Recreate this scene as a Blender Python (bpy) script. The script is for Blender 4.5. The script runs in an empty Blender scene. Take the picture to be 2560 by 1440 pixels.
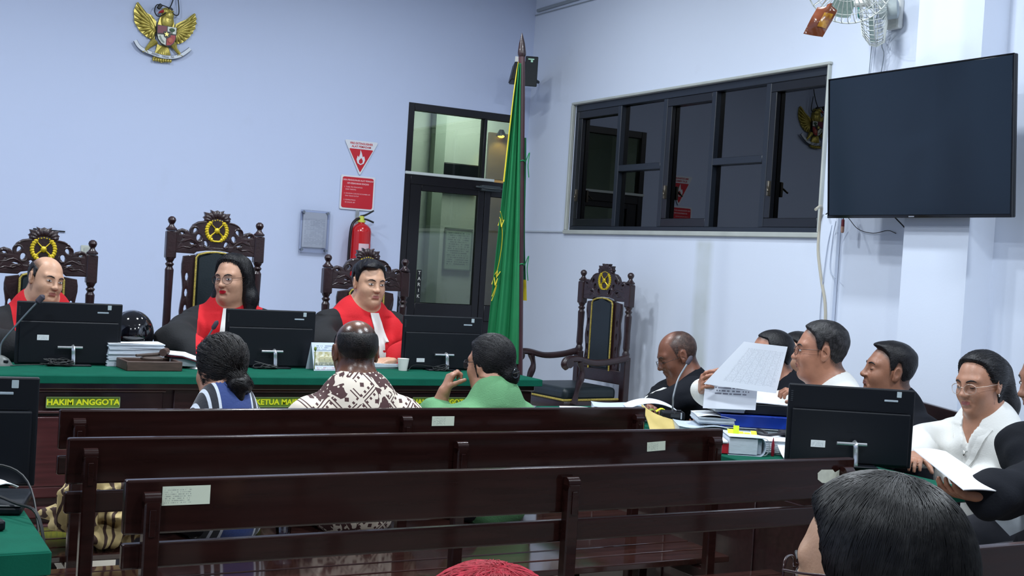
import bpy, bmesh, math, random
import numpy as np
from mathutils import Matrix, Vector
random.seed(4); rng = np.random.default_rng(4)
PI = math.pi
SC = bpy.context.scene
COL = SC.collection

# ------------------------------------------------------------------ camera
RC = [[0.874, 0.044, 0.485], [-0.483, -0.047, 0.874], [0.062, -0.998, -0.020]]
def _cam():
    a = np.array([-1692., -165., 0.]); b = np.array([5520., 280., 0.])
    f = math.sqrt(-(a @ b)); a[2] = b[2] = f
    y = a / np.linalg.norm(a); x = b / np.linalg.norm(b); z = np.cross(x, y)
    return f, np.stack([x, y, z])
F_PX, RCM = _cam()
cam = bpy.data.cameras.new('camera'); camo = bpy.data.objects.new('camera', cam); COL.objects.link(camo)
cam.sensor_width = 36; cam.lens = F_PX / 2560 * 36; cam.clip_start = 0.05
M = Matrix.Identity(4)
for i in range(3):
    M[i][0] = RCM[i, 0]; M[i][1] = -RCM[i, 1]; M[i][2] = -RCM[i, 2]
M[2][3] = 1.42
camo.matrix_world = M
SC.camera = camo

# ------------------------------------------------------------------ world, lights, exposure
W = bpy.data.worlds.new('night'); SC.world = W; W.use_nodes = True
W.node_tree.nodes['Background'].inputs[0].default_value = (0.01, 0.015, 0.03, 1)
W.node_tree.nodes['Background'].inputs[1].default_value = 0.3
SC.view_settings.view_transform = 'Standard'; SC.view_settings.look = 'None'
SC.view_settings.gamma = 1; SC.view_settings.use_curve_mapping = False
SC.view_settings.exposure = 0.0
SC.cycles.max_bounces = 6; SC.cycles.diffuse_bounces = 3; SC.cycles.glossy_bounces = 3
SC.cycles.transmission_bounces = 6; SC.cycles.transparent_max_bounces = 8
SC.cycles.caustics_reflective = False; SC.cycles.caustics_refractive = False
SC.cycles.use_adaptive_sampling = True; SC.cycles.adaptive_threshold = 0.02
CEIL = 3.72
LAMPS = [(-0.6, 0.6), (2.0, 0.6), (4.0, 1.6), (-0.6, 3.2), (1.7, 3.3), (0.3, 6.1), (2.3, 5.9), (3.35, 4.2), (3.5, 6.9)]  # last one is an added fill that brightens the far corner
LPOW = 54.0
def area(name, loc, size, power, col, rot=(0, 0, 0)):
    l = bpy.data.lights.new(name, 'AREA'); l.shape = 'SQUARE'; l.size = size; l.energy = power; l.color = col
    o = bpy.data.objects.new(name, l); o.location = loc; o.rotation_euler = rot; COL.objects.link(o); return o
for i, (x, y) in enumerate(LAMPS):
    area('ceiling_lamp_light', (x, y, CEIL - 0.045), 0.22, LPOW * (.22 if y > 6.5 else (.85 if x > 3 and y > 3.8 else 1.0)), (0.86, 0.935, 1.0))
area('hall_light', (4.9, 9.4, 3.0), 0.5, 38, (0.97, 1.0, 0.95))

# ------------------------------------------------------------------ materials
MATS = {}
def nodes(name):
    m = bpy.data.materials.new(name); m.use_nodes = True; nt = m.node_tree
    return m, nt, nt.nodes['Principled BSDF']
def S(c):   # sRGB 0-255 -> linear
    return tuple(((v / 255) / 12.92 if v / 255 <= 0.04045 else ((v / 255 + 0.055) / 1.055) ** 2.4) for v in c) + (1,)
def N(nt, t, **kw):
    n = nt.nodes.new(t)
    for k, v in kw.items():
        if k in n.inputs: n.inputs[k].default_value = v
        else: setattr(n, k, v)
    return n
def mat(name, col, rough=0.5, metal=0.0, spec=0.5, var=0.0, vscale=8.0, bump=0.0, bscale=40.0, stretch=(1, 1, 1), coat=0.0, col2=None, sheen=0.0):
    """plain paint / plastic / cloth with a little colour variation and fine relief"""
    if name in MATS: return MATS[name]
    m, nt, b = nodes(name); L = nt.links.new
    b.inputs['Roughness'].default_value = rough; b.inputs['Metallic'].default_value = metal
    b.inputs['Specular IOR Level'].default_value = spec; b.inputs['Coat Weight'].default_value = coat
    b.inputs['Coat Roughness'].default_value = 0.08; b.inputs['Sheen Weight'].default_value = sheen
    c = S(col)
    b.inputs['Base Color'].default_value = c
    if var or bump:
        tc = N(nt, 'ShaderNodeTexCoord'); mp = N(nt, 'ShaderNodeMapping'); mp.inputs['Scale'].default_value = stretch
        L(tc.outputs['Object'], mp.inputs['Vector'])
    if var:
        no = N(nt, 'ShaderNodeTexNoise', Scale=vscale, Detail=4.0); L(mp.outputs[0], no.inputs['Vector'])
        mx = N(nt, 'ShaderNodeMix', data_type='RGBA')
        c2 = S(col2) if col2 else tuple(v * (1 - var) for v in c[:3]) + (1,)
        rp = N(nt, 'ShaderNodeMapRange'); rp.inputs[1].default_value = 0.35; rp.inputs[2].default_value = 0.68
        L(no.outputs[0], rp.inputs[0]); L(rp.outputs[0], mx.inputs[0])
        mx.inputs[6].default_value = c; mx.inputs[7].default_value = c2
        L(mx.outputs[2], b.inputs['Base Color'])
    if bump:
        n2 = N(nt, 'ShaderNodeTexNoise', Scale=bscale, Detail=3.0); L(mp.outputs[0], n2.inputs['Vector'])
        bp = N(nt, 'ShaderNodeBump', Strength=bump, Distance=0.004); L(n2.outputs[0], bp.inputs['Height']); L(bp.outputs[0], b.inputs['Normal'])
    MATS[name] = m; return m
def emit(name, col, s):
    if name in MATS: return MATS[name]
    m, nt, b = nodes(name); b.inputs['Base Color'].default_value = S(col)
    b.inputs['Emission Color'].default_value = S(col); b.inputs['Emission Strength'].default_value = s
    MATS[name] = m; return m
def glass(name, tint=(255, 255, 255), refl=0.08, rough=0.0, ior0=1.5):
    """thin pane: see-through with a mirror part by angle"""
    if name in MATS: return MATS[name]
    m, nt, b = nodes(name); nt.nodes.remove(b); ior = 1.5; out = nt.nodes['Material Output']; L = nt.links.new
    t = N(nt, 'ShaderNodeBsdfTransparent'); t.inputs[0].default_value = S(tint)
    g = N(nt, 'ShaderNodeBsdfGlossy', Roughness=rough); g.inputs[0].default_value = (1, 1, 1, 1)
    lw = N(nt, 'ShaderNodeFresnel', IOR=ior0); mr = N(nt, 'ShaderNodeMath', operation='ADD'); mr.inputs[1].default_value = refl
    L(lw.outputs[0], mr.inputs[0]); mx = N(nt, 'ShaderNodeMixShader')
    L(mr.outputs[0], mx.inputs[0]); L(t.outputs[0], mx.inputs[1]); L(g.outputs[0], mx.inputs[2]); L(mx.outputs[0], out.inputs[0])
    MATS[name] = m; return m
def printed(name, paper, ink, rows, cols=60, table=False, x0=0.08, x1=0.92, y0=0.08, y1=0.92, amount=0.45, strength=0.8):
    """flat print on a sheet with UVs: lines of small marks"""
    if name in MATS: return MATS[name]
    m, nt, b = nodes(name); L = nt.links.new
    uv = N(nt, 'ShaderNodeTexCoord'); sp = N(nt, 'ShaderNodeSeparateXYZ'); L(uv.outputs['UV'], sp.inputs[0])
    def ma(op, a, bb=None, c=None):
        n = N(nt, 'ShaderNodeMath', operation=op)
        for i, v in enumerate((a, bb, c)):
            if v is None: continue
            if isinstance(v, (int, float)): n.inputs[i].default_value = v
            else: L(v, n.inputs[i])
        return n.outputs[0]
    u, v = sp.outputs[0], sp.outputs[1]
    vr = ma('MULTIPLY', v, rows); fv = ma('FRACT', vr); line = ma('LESS_THAN', fv, 0.5); row = ma('FLOOR', vr)
    cb = N(nt, 'ShaderNodeCombineXYZ'); L(ma('FLOOR', ma('MULTIPLY', u, cols)), cb.inputs[0]); L(row, cb.inputs[1])
    wn = N(nt, 'ShaderNodeTexWhiteNoise', noise_dimensions='2D'); L(cb.outputs[0], wn.inputs['Vector'])
    mk = ma('MULTIPLY', line, ma('GREATER_THAN', wn.outputs['Value'], 1 - amount - 0.2))
    inx = ma('MULTIPLY', ma('GREATER_THAN', u, x0), ma('LESS_THAN', u, x1)); iny = ma('MULTIPLY', ma('GREATER_THAN', v, y0), ma('LESS_THAN', v, y1))
    mk = ma('MULTIPLY', mk, ma('MULTIPLY', inx, iny))
    if table:
        g = ma('MAXIMUM', ma('LESS_THAN', ma('FRACT', ma('MULTIPLY', u, 9)), 0.05), ma('LESS_THAN', fv, 0.1))
        mk = ma('MAXIMUM', ma('MULTIPLY', mk, 0.8), ma('MULTIPLY', g, ma('MULTIPLY', inx, iny)))
    mk = ma('MULTIPLY', mk, strength)
    mx = N(nt, 'ShaderNodeMix', data_type='RGBA'); L(mk, mx.inputs[0]); mx.inputs[6].default_value = S(paper); mx.inputs[7].default_value = S(ink)
    L(mx.outputs[2], b.inputs['Base Color']); b.inputs['Roughness'].default_value = 0.6
    MATS[name] = m; return m

def wall_mat(name, col, col2, stain=False):
    m, nt, b = nodes(name); L = nt.links.new
    tc = N(nt, 'ShaderNodeTexCoord')
    n1 = N(nt, 'ShaderNodeTexNoise', Scale=0.9, Detail=5.0); n2 = N(nt, 'ShaderNodeTexNoise', Scale=90.0, Detail=2.0)
    n3 = N(nt, 'ShaderNodeTexNoise', Scale=3.2, Detail=6.0)
    for n in (n1, n2, n3): L(tc.outputs['Object'], n.inputs['Vector'])
    mx = N(nt, 'ShaderNodeMix', data_type='RGBA'); L(n1.outputs[0], mx.inputs[0]); mx.inputs[6].default_value = S(col); mx.inputs[7].default_value = S(col2)
    rp = N(nt, 'ShaderNodeMapRange'); rp.inputs[1].default_value = 0.66; rp.inputs[2].default_value = 0.72; rp.inputs[4].default_value = 0.25
    L(n3.outputs[0], rp.inputs[0])
    m2 = N(nt, 'ShaderNodeMix', data_type='RGBA'); L(rp.outputs[0], m2.inputs[0]); L(mx.outputs[2], m2.inputs[6])
    m2.inputs[7].default_value = tuple(v * 0.9 for v in S(col)[:3]) + (1,)
    last = m2.outputs[2]
    if stain:
        sp = N(nt, 'ShaderNodeSeparateXYZ'); L(tc.outputs['Object'], sp.inputs[0]); n4 = N(nt, 'ShaderNodeTexNoise', Scale=2.5, Detail=3.0); L(tc.outputs['Object'], n4.inputs['Vector'])
        def mr(src, a, b_, lo=0., hi=1.):
            q = N(nt, 'ShaderNodeMapRange'); q.inputs[1].default_value = a; q.inputs[2].default_value = b_; q.inputs[3].default_value = lo; q.inputs[4].default_value = hi; L(src, q.inputs[0]); return q.outputs[0]
        def mul(a, b_):
            q = N(nt, 'ShaderNodeMath', operation='MULTIPLY'); L(a, q.inputs[0]); L(b_, q.inputs[1]); return q.outputs[0]
        msk = mul(mul(mr(sp.outputs[1], 6.12, 6.18), mr(sp.outputs[1], 6.33, 6.28)), mul(mr(sp.outputs[2], 1.66, 1.62), mr(n4.outputs[0], .3, .6, .25, .6)))
        m3 = N(nt, 'ShaderNodeMix', data_type='RGBA'); L(msk, m3.inputs[0]); L(last, m3.inputs[6]); m3.inputs[7].default_value = S((176, 182, 168)); last = m3.outputs[2]
    L(last, b.inputs['Base Color'])
    bp = N(nt, 'ShaderNodeBump', Strength=0.12, Distance=0.002); L(n2.outputs[0], bp.inputs['Height']); L(bp.outputs[0], b.inputs['Normal'])
    b.inputs['Roughness'].default_value = 0.55; b.inputs['Specular IOR Level'].default_value = 0.3
    MATS[name] = m; return m
WALL = wall_mat('wall paint', (204, 215, 241), (197, 209, 239))
WALLR = wall_mat('wall paint side', (222, 229, 243), (217, 226, 242), True)
CEILM = mat('ceiling board', (176, 180, 188), 0.7)
SLATM = mat('bench slat varnish', (60, 36, 32), 0.10, spec=.5, var=0.45, vscale=3, stretch=(1.2, 16, 16), coat=0.8)
FLOORM = mat('floor tile', (196, 190, 178), 0.18, var=0.12, vscale=3)
WOOD = mat('dark varnished wood', (42, 20, 19), 0.24, var=0.5, vscale=5, stretch=(1.5, 14, 14), coat=0.5, bump=0.05, bscale=30)
WOODB = mat('bench varnish', (39, 19, 17), 0.25, spec=.12, var=0.4, vscale=3, stretch=(1.2, 16, 16), coat=0.32, bump=0.04, bscale=25)
DESKW = mat('desk mahogany', (74, 34, 36), 0.3, var=0.4, vscale=4, stretch=(1.2, 14, 14), coat=0.35)
DESKD = mat('desk dark mahogany', (46, 25, 26), 0.3, var=0.4, vscale=4, stretch=(1.2, 14, 14), coat=0.35)
CARVE = mat('carved wood', (44, 24, 27), 0.36, var=0.4, vscale=20, coat=0.25, bump=0.2, bscale=90)
LEATHER = mat('dark green leather', (22, 34, 40), 0.42, bump=0.15, bscale=150, var=0.2)
GOLD = mat('gold paint', (214, 186, 36), 0.38, metal=0.35, var=0.3, vscale=30)
BRAID = mat('gold braid', (190, 168, 76), 0.55, var=0.55, vscale=130, bump=0.5, bscale=160)
BLACKP = mat('black plastic', (14, 18, 25), 0.42, spec=.3, bump=0.03, bscale=300)
BLACKS = mat('black gloss', (10, 11, 14), 0.08)
SILVER = mat('silver metal', (205, 208, 210), 0.25, metal=0.8)
WHITEP = mat('white plastic', (228, 228, 222), 0.4)
CABLE = mat('black cable', (20, 22, 24), 0.5)
GCLOTH = mat('green cloth', (12, 86, 68), 0.9, spec=.12, var=0.15, vscale=12, bump=0.2, bscale=200)
STICK = printed('asset sticker', (206, 216, 198), (84, 98, 100), 9, 70, x0=0.05, x1=0.60, y0=0.10, y1=0.90, amount=0.3, strength=0.5)
STICKW = printed('white sticker', (226, 230, 232), (110, 120, 130), 7, 46, x0=0.06, x1=0.9, y0=0.12, y1=0.88, amount=0.5, strength=0.5)
PAPER = mat('white paper', (236, 240, 246), 0.7, var=0.04)
PAGES = mat('page edges', (205, 214, 224), 0.8, var=0.25, vscale=40, stretch=(1, 1, 30))
ALUB = mat('black aluminium', (20, 19, 24), 0.3)

# ------------------------------------------------------------------ mesh helpers
def B(): return bmesh.new()
def xf(loc=(0, 0, 0), rot=(0, 0, 0)):
    from mathutils import Euler
    return Matrix.Translation(loc) @ Euler(rot).to_matrix().to_4x4()
def add_box(bm, c, s, bev=0.0, rot=(0, 0, 0), seg=1):
    r = bmesh.ops.create_cube(bm, size=1.0); vs = r['verts']
    for v in vs: v.co = Vector((v.co.x * s[0], v.co.y * s[1], v.co.z * s[2]))
    if bev > 0:
        es = list({e for v in vs for e in v.link_edges})
        rr = bmesh.ops.bevel(bm, geom=es, offset=bev, segments=seg, affect='EDGES', profile=0.5)
        vs = list({v for f in rr['faces'] for v in f.verts} | {v for v in vs if v.is_valid})
    Mx = xf(c, rot)
    for v in vs: v.co = Mx @ v.co
    return vs
def frames(pts):
    P = [Vector(p) for p in pts]; T = []
    for i in range(len(P)):
        a = P[max(i - 1, 0)]; b = P[min(i + 1, len(P) - 1)]
        t = (b - a); T.append(t.normalized() if t.length > 1e-9 else Vector((0, 0, 1)))
    u = T[0].orthogonal().normalized(); out = []
    for t in T:
        u = (u - t * u.dot(t))
        if u.length < 1e-6: u = t.orthogonal()
        u.normalize(); out.append((t, u.copy(), t.cross(u)))
    return P, out
def add_tube(bm, pts, r, seg=8, closed=False, sq=(1, 1), cap=True):
    P, FR = frames(pts); n = len(P); rr = r if isinstance(r, (list, tuple)) else [r] * n
    if len(rr) == 2 and n != 2: rr = [rr[0] + (rr[1] - rr[0]) * i / (n - 1) for i in range(n)]
    rings = []
    for i in range(n):
        t, u, w = FR[i]
        rings.append([bm.verts.new(P[i] + u * (math.cos(a) * rr[i] * sq[0]) + w * (math.sin(a) * rr[i] * sq[1])) for a in (2 * PI * k / seg for k in range(seg))])
    for i in range(n - 1 + (1 if closed else 0)):
        A, C = rings[i], rings[(i + 1) % n]
        for k in range(seg):
            bm.faces.new((A[k], A[(k + 1) % seg], C[(k + 1) % seg], C[k]))
    if cap and not closed:
        bm.faces.new(rings[0][::-1]); bm.faces.new(rings[-1])
    return [v for q in rings for v in q]
def smooth_pts(pts, n=6):
    """Catmull-Rom through the points"""
    P = [Vector(p) for p in pts]; Q = [P[0] * 2 - P[1]] + P + [P[-1] * 2 - P[-2]]; out = []
    for i in range(1, len(Q) - 2):
        a, b, c, d = Q[i - 1:i + 3]
        for j in range(n):
            t = j / n
            out.append(0.5 * ((2 * b) + (c - a) * t + (2 * a - 5 * b + 4 * c - d) * t * t + (3 * b - a - 3 * c + d) * t ** 3))
    out.append(P[-1]); return out
def add_lathe(bm, prof, o=(0, 0, 0), seg=16, rot=(0, 0, 0), sy=1.0):
    """prof: (radius, z) from below to top"""
    Mx = xf(o, rot); rings = []
    for r, z in prof:
        rings.append([bm.verts.new(Mx @ Vector((math.cos(2 * PI * k / seg) * r, math.sin(2 * PI * k / seg) * r * sy, z))) for k in range(seg)])
    for A, C in zip(rings, rings[1:]):
        for k in range(seg): bm.faces.new((A[k], A[(k + 1) % seg], C[(k + 1) % seg], C[k]))
    bm.faces.new(rings[0][::-1]); bm.faces.new(rings[-1])
def add_ell(bm, c, r, u=14, v=9, rot=(0, 0, 0)):
    q = bmesh.ops.create_uvsphere(bm, u_segments=u, v_segments=v, radius=1.0)
    Mx = xf(c, rot)
    for w in q['verts']: w.co = Mx @ Vector((w.co.x * r[0], w.co.y * r[1], w.co.z * r[2]))
def add_prism(bm, poly, t, Mx=None):
    """poly in local x,z ; thickness t along y (0..t)"""
    Mx = Mx or Matrix.Identity(4)
    a = [bm.verts.new(Mx @ Vector((x, 0, z))) for x, z in poly]; b = [bm.verts.new(Mx @ Vector((x, t, z))) for x, z in poly]
    n = len(poly)
    f1 = bm.faces.new(a); f2 = bm.faces.new(b[::-1])
    for k in range(n): bm.faces.new((a[k], b[k], b[(k + 1) % n], a[(k + 1) % n]))
def link(name, me, parent=None, loc=None, rot=None):
    o = bpy.data.objects.new(name, me); COL.objects.link(o)
    if parent: o.parent = parent
    if loc is not None: o.location = loc
    if rot is not None: o.rotation_euler = rot
    return o
def obj(name, bm, m, parent=None, smooth=35, loc=None, rot=None):
    bmesh.ops.recalc_face_normals(bm, faces=bm.faces)
    me = bpy.data.meshes.new(name); bm.to_mesh(me); bm.free()
    for q in (m if isinstance(m, (list, tuple)) else [m]): me.materials.append(q)
    if smooth:
        me.polygons.foreach_set('use_smooth', [True] * len(me.polygons)); me.set_sharp_from_angle(angle=math.radians(smooth))
        ar = np.zeros(len(me.polygons)); me.polygons.foreach_get('area', ar); big = ar > 8 * np.median(ar)
        if big.any() and (~big).any(): me.polygons.foreach_set('use_smooth', ~big)
    return link(name, me, parent, loc, rot)
def tag(o, label=None, cat=None, group=None, kind=None):
    if label: o['label'] = label
    if cat: o['category'] = cat
    if group: o['group'] = group
    if kind: o['kind'] = kind
    return o
def thing(name, label, cat, loc=(0, 0, 0), rz=0, group=None):
    o = bpy.data.objects.new(name, None); o.empty_display_size = 0.1; COL.objects.link(o)
    o.location = loc; o.rotation_euler = (0, 0, rz); return tag(o, label, cat, group)
def structure(name, loc=(0, 0, 0)):
    o = bpy.data.objects.new(name, None); COL.objects.link(o); o.location = loc; o['kind'] = 'structure'; return o
def struct(name, bm, m, parent=None, smooth=0):
    o = obj(name, bm, m, parent, smooth)
    if not parent: o['kind'] = 'structure'
    return o
def dup(root, loc, rz, label=None, group=None):
    r = root.copy(); COL.objects.link(r); r.location = loc; r.rotation_euler = (0, 0, rz)
    if label: r['label'] = label
    if group: r['group'] = group
    for ch in list(root.children):
        c = ch.copy(); COL.objects.link(c); c.parent = r
        for g in list(ch.children):
            d = g.copy(); COL.objects.link(d); d.parent = c
    return r
def sheet(name, fn, nu, nv, m, parent=None, thick=0.0012, loc=None, rot=None):
    """curved sheet: fn(u,v)->xyz, with UVs and a real thickness"""
    V = np.array([fn(i / nu, j / nv) for j in range(nv + 1) for i in range(nu + 1)], float)
    G = V.reshape(nv + 1, nu + 1, 3)
    nrm = np.cross(np.gradient(G, axis=1), np.gradient(G, axis=0)); nrm /= np.maximum(np.linalg.norm(nrm, axis=2, keepdims=True), 1e-9)
    V2 = (G - nrm * thick).reshape(-1, 3); n = len(V)
    idx = lambda i, j: j * (nu + 1) + i
    fs, uvs = [], []
    for j in range(nv):
        for i in range(nu):
            q = (idx(i, j), idx(i + 1, j), idx(i + 1, j + 1), idx(i, j + 1)); fs.append(q); fs.append(tuple(n + k for k in q[::-1]))
    bd = [idx(i, 0) for i in range(nu)] + [idx(nu, j) for j in range(nv)] + [idx(i, nv) for i in range(nu, 0, -1)] + [idx(0, j) for j in range(nv, 0, -1)]
    for a, b in zip(bd, bd[1:] + bd[:1]): fs.append((b, a, n + a, n + b))
    me = bpy.data.meshes.new(name); me.from_pydata(np.vstack([V, V2]).tolist(), [], fs)
    ul = me.uv_layers.new(name='UVMap'); li = np.zeros(len(me.loops), int); me.loops.foreach_get('vertex_index', li); li %= n
    u = np.stack([(li % (nu + 1)) / nu, (li // (nu + 1)) / nv], 1); ul.data.foreach_set('uv', u.astype(np.float32).ravel())
    me.materials.append(m); me.polygons.foreach_set('use_smooth', [True] * len(me.polygons)); me.set_sharp_from_angle(angle=0.9)
    return link(name, me, parent, loc, rot)
def flat(name, w, h, m, parent=None, loc=(0, 0, 0), rot=(0, 0, 0), t=0.0012):
    """a small flat printed plate facing local -y, centred"""
    return sheet(name, lambda u, v: ((u - .5) * w, 0, (v - .5) * h), 1, 1, m, parent, t, loc, rot)
def text(name, s, size, m, parent, loc, rot=(PI / 2, 0, 0), ext=0.001, off=0.0, align='CENTER', sx=1.0):
    c = bpy.data.curves.new(name, 'FONT'); c.body = s; c.size = size; c.extrude = ext; c.offset = off; c.align_x = align; c.align_y = 'CENTER'; c.resolution_u = 3
    t = bpy.data.objects.new('tmp', c); COL.objects.link(t); bpy.context.view_layer.update()
    me = bpy.data.meshes.new_from_object(t.evaluated_get(bpy.context.evaluated_depsgraph_get())); bpy.data.objects.remove(t); bpy.data.curves.remove(c)
    me.materials.clear(); me.materials.append(m)
    o = link(name, me, parent, loc, rot); o.scale = (sx, 1, 1); return o
def plate2d(outline, holes, ext, bev, name='tmp'):
    """2D curve with holes -> bmesh in x,z plane, thickness along y"""
    c = bpy.data.curves.new(name, 'CURVE'); c.dimensions = '2D'; c.fill_mode = 'BOTH'; c.extrude = ext; c.bevel_depth = bev; c.bevel_resolution = 1
    for loop in [outline] + holes:
        sp = c.splines.new('POLY'); sp.points.add(len(loop) - 1); sp.use_cyclic_u = True
        for p, (x, z) in zip(sp.points, loop): p.co = (x, z, 0, 1)
    t = bpy.data.objects.new('tmp', c); COL.objects.link(t); bpy.context.view_layer.update()
    me = bpy.data.meshes.new_from_object(t.evaluated_get(bpy.context.evaluated_depsgraph_get())); bpy.data.objects.remove(t); bpy.data.curves.remove(c)
    bm = bmesh.new(); bm.from_mesh(me); bpy.data.meshes.remove(me)
    for v in bm.verts: v.co = Vector((v.co.x, -v.co.z, v.co.y))
    bmesh.ops.remove_doubles(bm, verts=bm.verts, dist=1e-5)
    return bm
# ================================================================== the room
XR, YB = 4.83, 8.6
def quadbox(bm, x0, x1, y0, y1, z0, z1): add_box(bm, ((x0 + x1) / 2, (y0 + y1) / 2, (z0 + z1) / 2), (x1 - x0, y1 - y0, z1 - z0))
b = B(); quadbox(b, -3.2, 7.0, -3.2, 10.4, -0.1, 0.0); struct('floor', b, FLOORM)
b = B(); quadbox(b, -3.2, 7.0, -3.2, 10.4, CEIL, CEIL + 0.1); struct('ceiling', b, CEILM)
b = B(); quadbox(b, -3.0, XR, 5.33, YB, 0.0, 0.15); struct('floor_platform', b, FLOORM)
DX0, DX1, DZ1 = 3.775, 4.74, 2.60
b = B()
quadbox(b, -3.0, DX0, YB, YB + .14, 0, CEIL); quadbox(b, DX1, XR + .14, YB, YB + .14, 0, CEIL); quadbox(b, DX0, DX1, YB, YB + .14, DZ1, CEIL); quadbox(b, DX0, DX1, YB, YB + .14, 0, 0.15)
struct('wall_back', b, WALL)
WY0, WY1, WZ0, WZ1 = 5.20, 7.90, 1.70, 2.64
b = B()
quadbox(b, XR, XR + .14, -3, WY0, 0, CEIL); quadbox(b, XR, XR + .14, WY1, YB, 0, CEIL); quadbox(b, XR, XR + .14, WY0, WY1, 0, WZ0); quadbox(b, XR, XR + .14, WY0, WY1, WZ1, CEIL)
struct('wall_right', b, WALLR)
b = B(); quadbox(b, -3.14, -3.0, -3.14, YB + .14, 0, CEIL); struct('wall_left', b, WALL)
b = B(); quadbox(b, -3.14, XR + .14, -3.14, -3.0, 0, CEIL); struct('wall_front', b, wall_mat('wall rear darkened', (128, 130, 138), (120, 122, 132)))  # unseen wall behind the camera, darkened so the bench boards reflect less
b = B(); quadbox(b, 4.655, XR, 4.01, 4.41, 0, CEIL); struct('trim_1', b, WALLR)
b = B(); quadbox(b, 4.655, XR, 0.2, 0.6, 0, CEIL); struct('trim_2', b, WALLR)
b = B(); add_box(b, (XR - .02, 5.09, .90), (.04, .13, 1.80), .008); struct('trim_3', b, WALLR)        # plaster casing over pipes under the TV
b = B(); quadbox(b, 3.2, 7.0, 10.0, 10.14, 0, CEIL); quadbox(b, 6.86, 7.0, YB, 10, 0, CEIL); quadbox(b, 3.06, 3.2, YB + .14, 10, 0, CEIL); struct('wall_hall', b, mat('hall paint', (206, 212, 204), .6, var=.06, vscale=2))
b = B(); quadbox(b, 4.62, 4.72, 9.9, 10.0, 0, CEIL); struct('trim_4', b, mat('hall trim', (160, 172, 160), .6))
b = B(); add_box(b, (XR - .012, 6.2, 3.445), (.024, 4.7, .022), .003); add_tube(b, [(XR - .008, 8.59, 3.415), (XR - .008, 4, 3.36)], .004, 6); struct('trim_5', b, mat('cable duct grey', (150, 158, 165), .5))
b = B(); add_box(b, (XR - .006, 8.22, 1.686), (.012, .66, .014), .002); struct('trim_6', b, mat('ledge', (196, 204, 214), .5))

# ---- window on the right wall (x = XR), glass dark: night outside
win = structure('window_1', (XR, 0, 0))
CREAM = mat('cream trim', (186, 190, 184), .5, var=.1)
b = B()
for (y0, y1, z0, z1) in ((WY0 - .02, WY1 + .025, WZ1, WZ1 + .018), (WY0 - .04, WY1 + .04, WZ0 - .03, WZ0), (WY1, WY1 + .028, WZ0, WZ1), (WY0 - .015, WY0, WZ0, WZ1)):
    add_box(b, (-.008, (y0 + y1) / 2, (z0 + z1) / 2), (.03, y1 - y0, z1 - z0), .004)
obj('window_trim', b, CREAM, win)
FRM = mat('window frame dark', (30, 36, 46), .35)
def wbar(n, y0, y1, z0, z1, dx=0.035, t=.05, m=FRM):
    b = B(); add_box(b, (dx, (y0 + y1) / 2, (z0 + z1) / 2), (t, y1 - y0, z1 - z0), .003); obj(n, b, m, win)
wbar('window_frame', WY0, WY1, WZ1 - .05, WZ1); wbar('window_frame', WY0, WY1, WZ0, WZ0 + .03)
wbar('window_frame', WY1 - .04, WY1, WZ0 + .03, WZ1 - .05); wbar('window_frame', WY0, WY0 + .04, WZ0 + .03, WZ1 - .05)
MUL = [7.31, 6.76, 6.24, 5.72]
for y in MUL: wbar('mullion', y - .022, y + .022, WZ0 + .03, WZ1 - .05)
for (y0, y1) in ((6.782, 7.288), (5.742, 6.218)): wbar('transom_bar', y0, y1, 2.12, 2.165)
PANE = glass('night window glass', (90, 100, 115), .035)
ys = [WY1 - .04, 7.332, 7.288, 6.782, 6.738, 6.262, 6.218, 5.742, 5.698, WY0 + .04]
for k in range(5):
    y1, y0 = ys[2 * k], ys[2 * k + 1]
    for (z0, z1) in (((WZ0 + .03, 2.12), (2.165, WZ1 - .05)) if k in (1, 3) else ((WZ0 + .03, WZ1 - .05),)):
        b = B(); add_box(b, (.05, (y0 + y1) / 2, (z0 + z1) / 2), (.004, y1 - y0 + .01, z1 - z0 + .01)); o = obj('pane', b, PANE, win)
    if k in (0, 2, 4):     # casement leaves: sash rails and a latch
        m2 = mat('casement dark', (17, 19, 25), .3)
        for (a0, a1, c0, c1) in ((y0, y1, WZ0 + .03, WZ0 + .085), (y0, y1, WZ1 - .105, WZ1 - .05), (y1 - .05, y1, WZ0 + .085, WZ1 - .105)): wbar('sash_rail', a0, a1, c0, c1, .03, .035, m2)
        b = B(); add_box(b, (.0, y1 - .045, WZ0 + .26), (.02, .02, .09), .003); add_tube(b, [(-.01, y1 - .045, WZ0 + .27), (-.03, y1 - .075, WZ0 + .24)], .006, 6); obj('latch', b, mat('latch bronze', (96, 90, 80), .35, metal=.6), win)
b = B(); quadbox(b, XR + .15, XR + 2.0, WY0 - 1, WY1 + .6, 1.2, 1.22)
quadbox(b, XR + 2.0, XR + 2.1, WY0 - 1, WY1 + .6, 1.2, 3.2); struct('wall_outside', b, mat('outside dark', (16, 20, 28), .8))

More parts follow.
